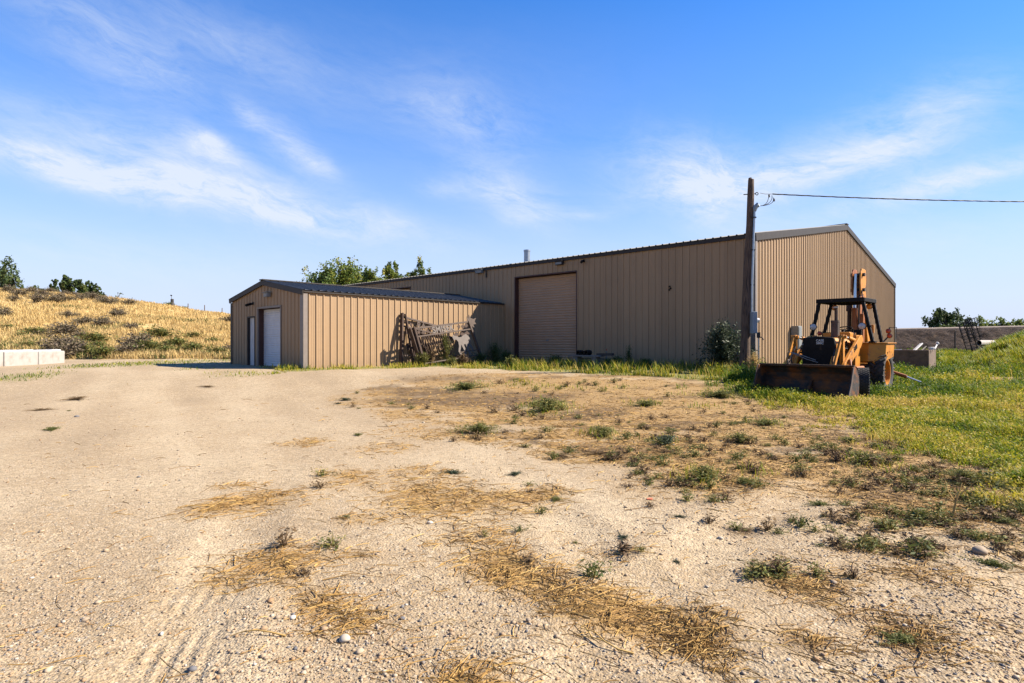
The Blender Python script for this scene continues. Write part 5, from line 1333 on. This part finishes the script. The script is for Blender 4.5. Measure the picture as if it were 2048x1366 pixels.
# tall yellow-green weeds on the mound and beyond the trough
x, y = sample(170000, .66, 1.1, 23, 48, 1.8); zz = surf(x, y)
md = (mound_z(x, y) > elev(x, y)+.05) | ((y > 30) & (y < 47) & (x > .735*y+.6) & (x < 48))
keep = md & (fbm(x*.8, y*.8, 131, 3) > .34); x, y, zz = x[keep], y[keep], zz[keep]; n = len(x)
h = rng.uniform(.25, .62, n); tn = np.clip(rng.normal(.36, .16, n)+.7*(fbm(x*.35, y*.35, 133, 3)-.45), 0, 1)
V, Fa, T_ = blades(x, y, zz-.03, h, .0011*y+.008, h*rng.uniform(.2, .7, n), rng.uniform(0, 6.28, n), tn)
tag(npmesh('tall_weeds', V, Fa, M['grass'], None, {'tint': T_}), 'tall yellow-green weeds covering the mound and the ground beyond the trough', kind='stuff')
# grass along the buildings and in scattered patches
x, y = sample(260000, -1.1, .75, 4.5, 36, 1.7); x2, y2 = sample(260000, -.42, .46, 17.5, 33, 1.3); x = np.concatenate([x, x2]); y = np.concatenate([y, y2])
pt = fbm(x*1.3, y*1.3, 103, 4); dd = verge_d(x, y)*(.06+.94*sstep(.42, .64, pt))*np.where(x < 0, .75, .62)+green_d(x, y)*np.where(y > 13, .9, .30)
ins = ((x-WA[0])*NF[0]+(y-WA[1])*NF[1] < .05) & ((x-WA[0])*NS[0]+(y-WA[1])*NS[1] < .05)
ing = ((x-GB[0])*NF[0]+(y-GB[1])*NF[1] < .05) & ((x-GB[0])*NS[0]+(y-GB[1])*NS[1] < .05) & (x > GC[0]-.3)
keep = (rng.uniform(0, 1, len(x)) < dd) & ~ins & ~(ing & (x < 4)); x, y = x[keep], y[keep]; n = len(x)
vg = verge_d(x, y); h = rng.uniform(.05, .16, n)+vg*rng.uniform(0, .34, n)*(rng.uniform(0, 1, n) < .22); h = h*np.where(x < 0, .62, 1)
tn = np.clip(rng.normal(.34, .20, n)+.75*(fbm(x*.6, y*.6, 107, 3)-.45)+vg*.5*(rng.uniform(0, 1, n) < .45), 0, 1)
V, Fa, T_ = blades(x, y, elev(x, y)-.01, h, .0009*y+.004, h*rng.uniform(.2, .9, n), rng.uniform(0, 6.28, n), tn)
tag(npmesh('verge_grass', V, Fa, M['grass'], None, {'tint': T_}), 'ragged green grass along the building walls and in patches on the gravel', kind='stuff')

# ------------------------------------------------------------------ straw and dry stalks
def ribbon_bits(x, y, z, L_, wd, az, bend, lift, tint):
    """flat dry pieces of three joints lying on the ground"""
    n = len(x); P_ = []
    a = az.copy(); px_, py_ = x.copy(), y.copy(); zz_ = z.copy()
    sx, sy = -np.sin(az)*wd/2, np.cos(az)*wd/2
    for j in range(4):
        t_ = 1-.12*j; P_.append(np.stack([px_-sx*t_, py_-sy*t_, zz_+lift*math.sin(j*math.pi/3)+.003], 1)); P_.append(np.stack([px_+sx*t_, py_+sy*t_, zz_+lift*math.sin(j*math.pi/3)+.005+wd*.5], 1))
        px_ = px_+np.cos(a)*L_/3; py_ = py_+np.sin(a)*L_/3; a = a+bend*rng.normal(size=n)
    V = np.stack(P_, 1).reshape(-1, 3); b = np.arange(n)*8
    Fa = np.concatenate([np.stack([b+2*j, b+2*j+1, b+2*j+3, b+2*j+2], 1) for j in range(3)])
    return V, Fa, np.repeat(tint, 8)


x, y = sample(520000, -1.05, 1.05, 1.5, 21, 2.2)
d = straw_d(x, y); keep = (rng.uniform(0, 1, len(x)) < d*np.interp(y, [2, 4, 6.5, 8], [.17, .26, .45, .60])+np.where(x > -.25*y, .008, .003)); x, y = x[keep], y[keep]; n = len(x)
ll = np.clip(rng.lognormal(-2.75, .55, n), .02, .30)*(1+.03*y)
V, Fa, T_ = ribbon_bits(x, y, elev(x, y), ll, np.clip(.0007*y+.0006, 0, .02)*rng.uniform(.5, 1.4, n), rng.normal(.15, 1.2, n), .16, rng.uniform(0, .009, n)*(1+.09*y), np.clip(rng.normal(.45, .25, n), 0, 1))
tag(npmesh('straw', V, Fa, M['straw'], None, {'tint': T_}), 'loose golden straw scattered in mats over the gravel', kind='stuff')
# heavier forked stalks
mbV, mbF, mbT = [], [], []; base = 0
cand_x, cand_y = sample(9000, -.95, .95, 1.6, 12, 1.9)
d = straw_d(cand_x, cand_y); kk = np.where(rng.uniform(0, 1, len(d)) < d*.11)[0]
st_mb = MB(); st_t = []
for i in kk[:950]:
    x0, y0 = cand_x[i], cand_y[i]; a = rng.normal(.25, 1.0)+(math.pi if rng.uniform() < .5 else 0); L_ = rng.uniform(.10, .40); r0 = rng.uniform(.0018, .0050)*(1+.05*y0); tn = float(np.clip(rng.normal(.5, .25), 0, 1))
    pts = []; aa = a; px_, py_ = x0, y0
    for j in range(5):
        pts.append((px_, py_, float(elev(px_, py_))+.006+.012*math.sin(j*.8)*rng.uniform(0, 2))); aa += rng.normal(0, .28); px_ += math.cos(aa)*L_/4; py_ += math.sin(aa)*L_/4
    b0 = len(st_mb.v); st_mb.tube(pts, [r0*(1-.15*j) for j in range(5)], 5, False)
    for f_ in range(rng.integers(0, 3)):
        j = rng.integers(1, 4); aa2 = a+rng.choice([-1, 1])*rng.uniform(.4, 1.0); q0 = pts[j]; l2 = L_*rng.uniform(.25, .55)
        st_mb.tube([q0, (q0[0]+math.cos(aa2)*l2*.5, q0[1]+math.sin(aa2)*l2*.5, q0[2]+.012), (q0[0]+math.cos(aa2+.2)*l2, q0[1]+math.sin(aa2+.2)*l2, q0[2]+.004)], [r0*.75, r0*.6, r0*.35], 5, False)
    st_t += [tn]*(len(st_mb.v)-b0)
Fq = np.array([f for f in st_mb.f])
tag(npmesh('dry_stalks', np.array(st_mb.v), Fq, M['straw'], None, {'tint': np.array(st_t)}, True), 'dry forked weed stalks lying on the gravel', kind='stuff')

# ------------------------------------------------------------------ loose stones
ico = bmesh.new(); bmesh.ops.create_icosphere(ico, subdivisions=1, radius=1); ico.verts.ensure_lookup_table()
IV = np.array([v.co[:] for v in ico.verts]); IF = np.array([[v.index for v in f.verts] for f in ico.faces]); ico.free()
x, y = sample(105000, -1.0, 1.0, 1.45, 15, 2.25)
gpat = fbm(x*1.1, y*1.1, 111, 4); rut = sstep(.50, .68, fbm(x*.5+y*.15, y*.9-x*.35, 113, 3))
RIDGE = [[(1180, 905), (1320, 965), (1450, 1040), (1600, 1090), (1780, 1130), (2060, 1215)], [(1290, 1010), (1480, 1085), (1680, 1180), (1880, 1250), (2060, 1330)], [(520, 1215), (600, 1260), (680, 1310), (760, 1370)]]
rd = np.full(len(x), 9.)
for pl in RIDGE:
    q = np.array([G(*p_) for p_ in pl])
    for a_, b_ in zip(q[:-1], q[1:]):
        t_ = np.clip(((x-a_[0])*(b_[0]-a_[0])+(y-a_[1])*(b_[1]-a_[1]))/((b_-a_)**2).sum(), 0, 1); rd = np.minimum(rd, np.hypot(x-a_[0]-t_*(b_[0]-a_[0]), y-a_[1]-t_*(b_[1]-a_[1])))
heap = field(x, y, [px_blob(*b_) for b_ in ((1980, 1230, 120, 80, 1), (620, 1290, 120, 80, .9), (90, 1250, 130, 90, .6), (800, 1300, 160, 60, .6), (1250, 1330, 200, 50, .6), (1940, 1120, 120, 20, .6), (1340, 830, 120, 10, .5), (1800, 1230, 100, 40, .7))], 161)
keep = (rng.uniform(0, 1, len(x)) < np.clip(.14+.6*sstep(.45, .72, gpat)+.9*np.exp(-(rd/.11)**2)+.9*heap+.2*rut-.4*np.clip(straw_d(x, y), 0, 1), 0.03, 1)) & (lawn_d(x, y) < .5); x, y = x[keep], y[keep]; n = len(x)
sz = np.clip(rng.lognormal(-5.45, .50, n), .0020, .022)*(1+.05*y)
sz = np.where(rng.uniform(0, 1, n) < .012, sz*1.7, sz)
sq = rng.uniform(.55, 1.0, (n, 3)); sq[:, 2] *= .62; an = rng.uniform(0, 6.28, n)
V = IV[None]*(1+rng.normal(0, .13, (n, len(IV), 1)))*sq[:, None]*sz[:, None, None]
ca, sa = np.cos(an)[:, None], np.sin(an)[:, None]
VX = V[:, :, 0]*ca-V[:, :, 1]*sa+x[:, None]; VY = V[:, :, 0]*sa+V[:, :, 1]*ca+y[:, None]; VZ = V[:, :, 2]+(elev(x, y)+sz*.22)[:, None]
V = np.stack([VX, VY, VZ], -1).reshape(-1, 3); Fa = (IF[None]+(np.arange(n)*len(IV))[:, None, None]).reshape(-1, 3)
tag(npmesh('gravel', V, Fa, M['stone'], None, {'tint': np.repeat(np.clip(rng.beta(2.2, 2.0, n), 0, 1), len(IV))}, True), 'small mixed stones lying loose on the sandy yard', kind='stuff')

# ------------------------------------------------------------------ single weeds and bushes
tuft = [weed_arrays(200, .16, .26, 120, 9, .022, .3, (.1, .8), 1, .45, .002), weed_arrays(201, .10, .24, 90, 9, .018, .4, (.05, .7), 1, .5, .002), weed_arrays(202, .26, .28, 110, 10, .026, .2, (.1, .9), 1, .4, .0025), weed_arrays(203, .10, .30, 130, 7, .014, .5, (.1, .9), 1, .3, .0022)]
WD = [(1095, 822, 58, 2, 'weed', 'widest bright green weed clump in the middle of the yard'), (958, 866, 46, 2, 'weed', 'rounded dark green weed clump left of the widest one'), (1205, 872, 42, 2, 'weed', 'upright green weed right of the middle of the yard'), (1332, 888, 40, 2, 'leaf_olive', 'grey-green tuft beside the gravel rut'), (1292, 812, 40, 0, 'weed', 'small green weed in the straw before the big wall'), (930, 778, 46, 0, 'weed', 'green weed on the brown mat before the roller door'),
      (1640, 1010, 32, 1, 'weed', 'dark green sprawling weed right of the rut'), (1842, 1088, 46, 1, 'weed', 'flat green weed on the gravel toward the right edge'), (1985, 1130, 48, 1, 'weed', 'broad flat green weed nearest the right photo edge'), (2012, 1046, 30, 0, 'weed', 'green weed in straw at the right photo edge'), (1805, 1282, 56, 1, 'weed', 'low green weed near the bottom right corner'), (104, 860, 26, 1, 'weed', 'lone flat green weed on the bare gravel on the left'),
      (716, 871, 14, 0, 'weed', 'tiny green weed alone on the pale gravel'), (906, 947, 28, 1, 'leaf_olive', 'small dark flat weed left of the straw mats'), (1030, 950, 20, 0, 'leaf_olive', 'small grey-green weed above the centre straw mat'), (1118, 915, 40, 3, 'deadweed', 'brown twiggy weed stretched across the gravel'), (1352, 1124, 18, 1, 'leaf_olive', 'small dark weed alone right of the straw trail'), (1112, 1000, 20, 0, 'weed', 'green sprig in the right end of the straw mat'),
      (1360, 1034, 20, 1, 'leaf_olive', 'flat dark weed near the orange scrap'), (1246, 1076, 24, 1, 'leaf_olive', 'low grey weed between straw trail and rut'), (1150, 1086, 11, 0, 'weed', 'tiniest green weed beside the straw trail'), (1492, 1062, 32, 3, 'deadweed', 'dark dead weed lying on the right gravel'), (1200, 908, 50, 3, 'deadweed', 'wide brown dead weed in the middle of the yard'), (1408, 960, 50, 2, 'weed', 'bushy green weed at the bend of the rut'), (1490, 968, 36, 0, 'weed', 'leafy weed beside the bushy one at the bend'),
      (1510, 945, 22, 2, 'deadweed', 'tall bare dead weed standing near the bend'), (1530, 850, 40, 0, 'weed', 'green weed patch below the front bucket'), (1480, 885, 36, 2, 'weed', 'green weed in the straw right of the grey tuft'), (1725, 925, 46, 2, 'weed', 'ragged weed at the edge of the lawn'), (1930, 962, 52, 2, 'weed', 'wide ragged weed below the lawn on the right'), (2030, 985, 30, 0, 'weed', 'weed at the right photo edge below the lawn'), (690, 801, 16, 0, 'leaf_olive', 'small grey-green weed on the gravel before the garage'), (676, 808, 10, 1, 'leaf_olive', 'tiny flat weed next to the small grey-green one'),
      (152, 799, 40, 3, 'deadweed', 'long thin dead weed on the left gravel'), (82, 821, 26, 3, 'deadweed', 'short dark dead weed near the left edge'), (415, 774, 22, 3, 'deadweed', 'thin dead weed on the gravel before the white door'), (138, 822, 6, 0, 'weed', 'speck of green weed beside the short dead one'), (1750, 1080, 22, 1, 'weed', 'faint green weed left of the flat one on the right'), (1700, 885, 30, 0, 'weed', 'small weed on the straw at the lawn edge'), (1440, 795, 50, 0, 'weed', 'green weed on the straw left of the bucket'), (1330, 905, 34, 3, 'deadweed', 'brown tuft under the grey-green one by the rut')]
protos = {}
for k, (u, v, hw, vi, mm, lb) in enumerate(WD):
    x, y = G(u, v); r_ = [.26, .24, .28, .30][vi]; s = hw*y/F/r_; sz_ = s*(.55 if s > 1 else .7); s = s*1.25
    loc = (x, y, float(elev(x, y))-.005)
    if (vi, mm) not in protos: protos[(vi, mm)] = weed_obj('weed_tuft', tuft[vi], M[mm], loc, 0, (s, s, sz_), lb, 'weed', 'weed tufts on the yard')
    else: copy_mesh(protos[(vi, mm)], loc, k*1.9, (s, s, sz_), lb)
# scrub of little weeds over the straw
lx, ly = sample(5200, -.45, .98, 3.6, 18, 1.7)
zn = (fbm(lx*.7, ly*.9, 181, 4) > .50)*(straw_d(lx, ly) > .12)*.55+(lx > 1.2)*(ly < 12)*(ly > 4.5)*(fbm(lx*.9, ly*.9, 183, 3) > .52)*.35+.02
kp = (rng.uniform(0, 1, len(lx)) < zn*np.where(lx > 0, 1, .5)) & (lawn_d(lx, ly) < .5); lx, ly = lx[kp][:520], ly[kp][:520]
mini = [weed_arrays(220+k, .10, .11, 15, 6, .020, .35, (.05, .9), 1, .4, .002) for k in range(4)]
for mm_, sel, nm, lb_ in ((M['weed'], 0, 'low_weeds', 'scattered low green weeds growing through the straw'), (M['deadweed'], 1, 'dead_weeds', 'scattered brown dead weeds lying in the straw')):
    parts = []
    for i_ in range(len(lx)):
        if (i_ % 5 < 3) != (sel == 0): continue
        V_, F_, T_ = mini[i_ % 4]; a_ = i_*2.4; s_ = rng.uniform(.5, 1.5)*(1+.035*ly[i_]); c_, d_ = math.cos(a_)*s_, math.sin(a_)*s_
        W_ = np.stack([V_[:, 0]*c_*1.3-V_[:, 1]*d_, V_[:, 0]*d_*1.3+V_[:, 1]*c_, V_[:, 2]*s_*rng.uniform(.4, .9)], 1)+np.array([lx[i_], ly[i_], float(elev(lx[i_], ly[i_]))-.003]); parts.append((W_, F_, np.clip(T_+rng.normal(0, .12), 0, 1)))
    V_, F_, T_ = join(parts); tag(npmesh(nm, V_, F_, mm_, None, {'tint': T_}), lb_, kind='stuff')
# long bare branch standing in the straw on the right
x, y = G(1905, 1040); br = tag(MB().tube([(x, y, .02), (x+.03, y, .16), (x+.12, y+.05, .30)], [.010, .008, .004], 6).tube([(x+.03, y, .14), (x-.02, y+.03, .24)], [.006, .003], 5).tube([(x+.07, y, .22), (x+.2, y, .33)], [.005, .002], 5).build('dry_branch', M['straw'], None, 0, True), 'pale forked dry branch standing up in the straw on the right', 'branch')
x, y = G(1842, 955); tag(MB().tube([(x+.25, y-.3, .02), (x+.1, y-.1, .12), (x, y, .42)], [.007, .006, .003], 6).build('dry_branch', M['straw'], None, 0, True), 'thin leaning dry stalk left of the pale forked branch', 'branch')
for o in (br, bpy.data.objects['dry_branch.001']):
    a = o.data.attributes.new('tint', 'FLOAT', 'POINT'); a.data.foreach_set('value', np.full(len(o.data.vertices), .75, np.float32))
x, y = G(1299, 999); tag(MB().prism(blot(0, 0, .035, .03, 9, 8, .4), 0, .006, lambda a, b, h: (x+a, y+b, float(elev(x, y))+h+.004+a*.1)).build('plastic_scrap', mat('orange_plastic', (.62, .17, .08), rough=.5), None), 'small torn orange plastic scrap on the gravel', 'scrap')
for k, (u, v, s, lb) in enumerate(((860, 1047, .035, 'white stone beside the centre straw mat'), (1960, 1106, .075, 'largest grey boulder-like stone by the flat weed'), (690, 1281, .045, 'smooth pale stone at the bottom of the straw trail'), (805, 1238, .022, 'dark blue-grey stone near the bottom middle'), (720, 1305, .03, 'round tan stone close to the bottom edge'), (585, 1237, .028, 'bright white stone left of the straw pile'))):
    x, y = G(u, v); r_ = np.random.default_rng(k); V = IV*(1+r_.normal(0, .10, (len(IV), 1)))*np.array([1.0, .8, .55])*s
    o = npmesh('stone', V, IF, M['stone'], None, {'tint': np.full(len(V), [.98, .35, .9, .05, .75, 1][k])}, True); o.location = (x, y, float(elev(x, y))+s*.2); o.rotation_euler.z = k; tag(o, lb, 'stone')
    sb = o.modifiers.new('round', 'SUBSURF'); sb.levels = 1; sb.render_levels = 2
# bush by the pole, weeds at the gates, dark growth in the shade
def bush(name, label, loc, h, r, seed, m, nst, nl, ls, asp=.4, tint=(.1, .9)):
    return weed_obj(name, weed_arrays(seed, h, r, nst, nl, ls, .12, tint, 1, asp, .008), m, loc, 0, 1.0, label, 'bush')
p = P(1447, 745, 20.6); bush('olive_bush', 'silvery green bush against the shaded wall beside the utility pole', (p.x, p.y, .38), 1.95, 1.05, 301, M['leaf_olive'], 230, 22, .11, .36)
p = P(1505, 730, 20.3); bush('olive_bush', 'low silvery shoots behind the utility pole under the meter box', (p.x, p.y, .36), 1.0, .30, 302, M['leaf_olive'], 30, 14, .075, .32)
p = P(1494, 735, 19.3); bush('dry_weed', 'dry tan and green weed clump at the foot of the utility pole', (p.x+.2, p.y-.1, .33), .85, .42, 303, M['dryblade'], 120, 8, .05, .25, (.2, .95))
def gw(u, y, h, r, seed, mm, lb, nst=90): bush('weed_bush', lb, ((u-1024)/F*y, y, .42), h, r, seed, M[mm], nst, 14, .055, .45)
gw(890, 25.6, 1.55, .50, 310, 'weed', 'tall green weed growing up in front of the lettered gate')
gw(862, 25.0, .95, .50, 311, 'deadweed', 'pale brown seeding weed before the pickets of the lettered gate')
gw(845, 24.4, .70, .55, 312, 'weed', 'yellowish weed at the left post of the lettered gate')
gw(905, 24.9, .42, .45, 313, 'weed', 'bright green weed under the animal cut-out of the gate')
gw(925, 25.6, .55, .45, 314, 'deadweed', 'reddish dead weed at the right foot of the lettered gate')
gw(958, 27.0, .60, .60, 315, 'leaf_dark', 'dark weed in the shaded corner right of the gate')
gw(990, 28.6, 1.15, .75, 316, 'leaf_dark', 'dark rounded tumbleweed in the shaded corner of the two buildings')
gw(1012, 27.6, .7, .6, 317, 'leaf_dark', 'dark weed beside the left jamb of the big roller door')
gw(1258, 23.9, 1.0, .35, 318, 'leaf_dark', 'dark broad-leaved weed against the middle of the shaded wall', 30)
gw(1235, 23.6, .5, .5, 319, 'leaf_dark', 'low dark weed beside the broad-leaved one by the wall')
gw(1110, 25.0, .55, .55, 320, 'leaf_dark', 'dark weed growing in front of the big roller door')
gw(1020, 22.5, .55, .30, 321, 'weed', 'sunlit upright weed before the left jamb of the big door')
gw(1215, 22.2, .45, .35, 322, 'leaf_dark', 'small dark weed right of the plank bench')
gw(1290, 22.6, .45, .6, 323, 'leaf_dark', 'low dark weeds along the foot of the shaded wall')
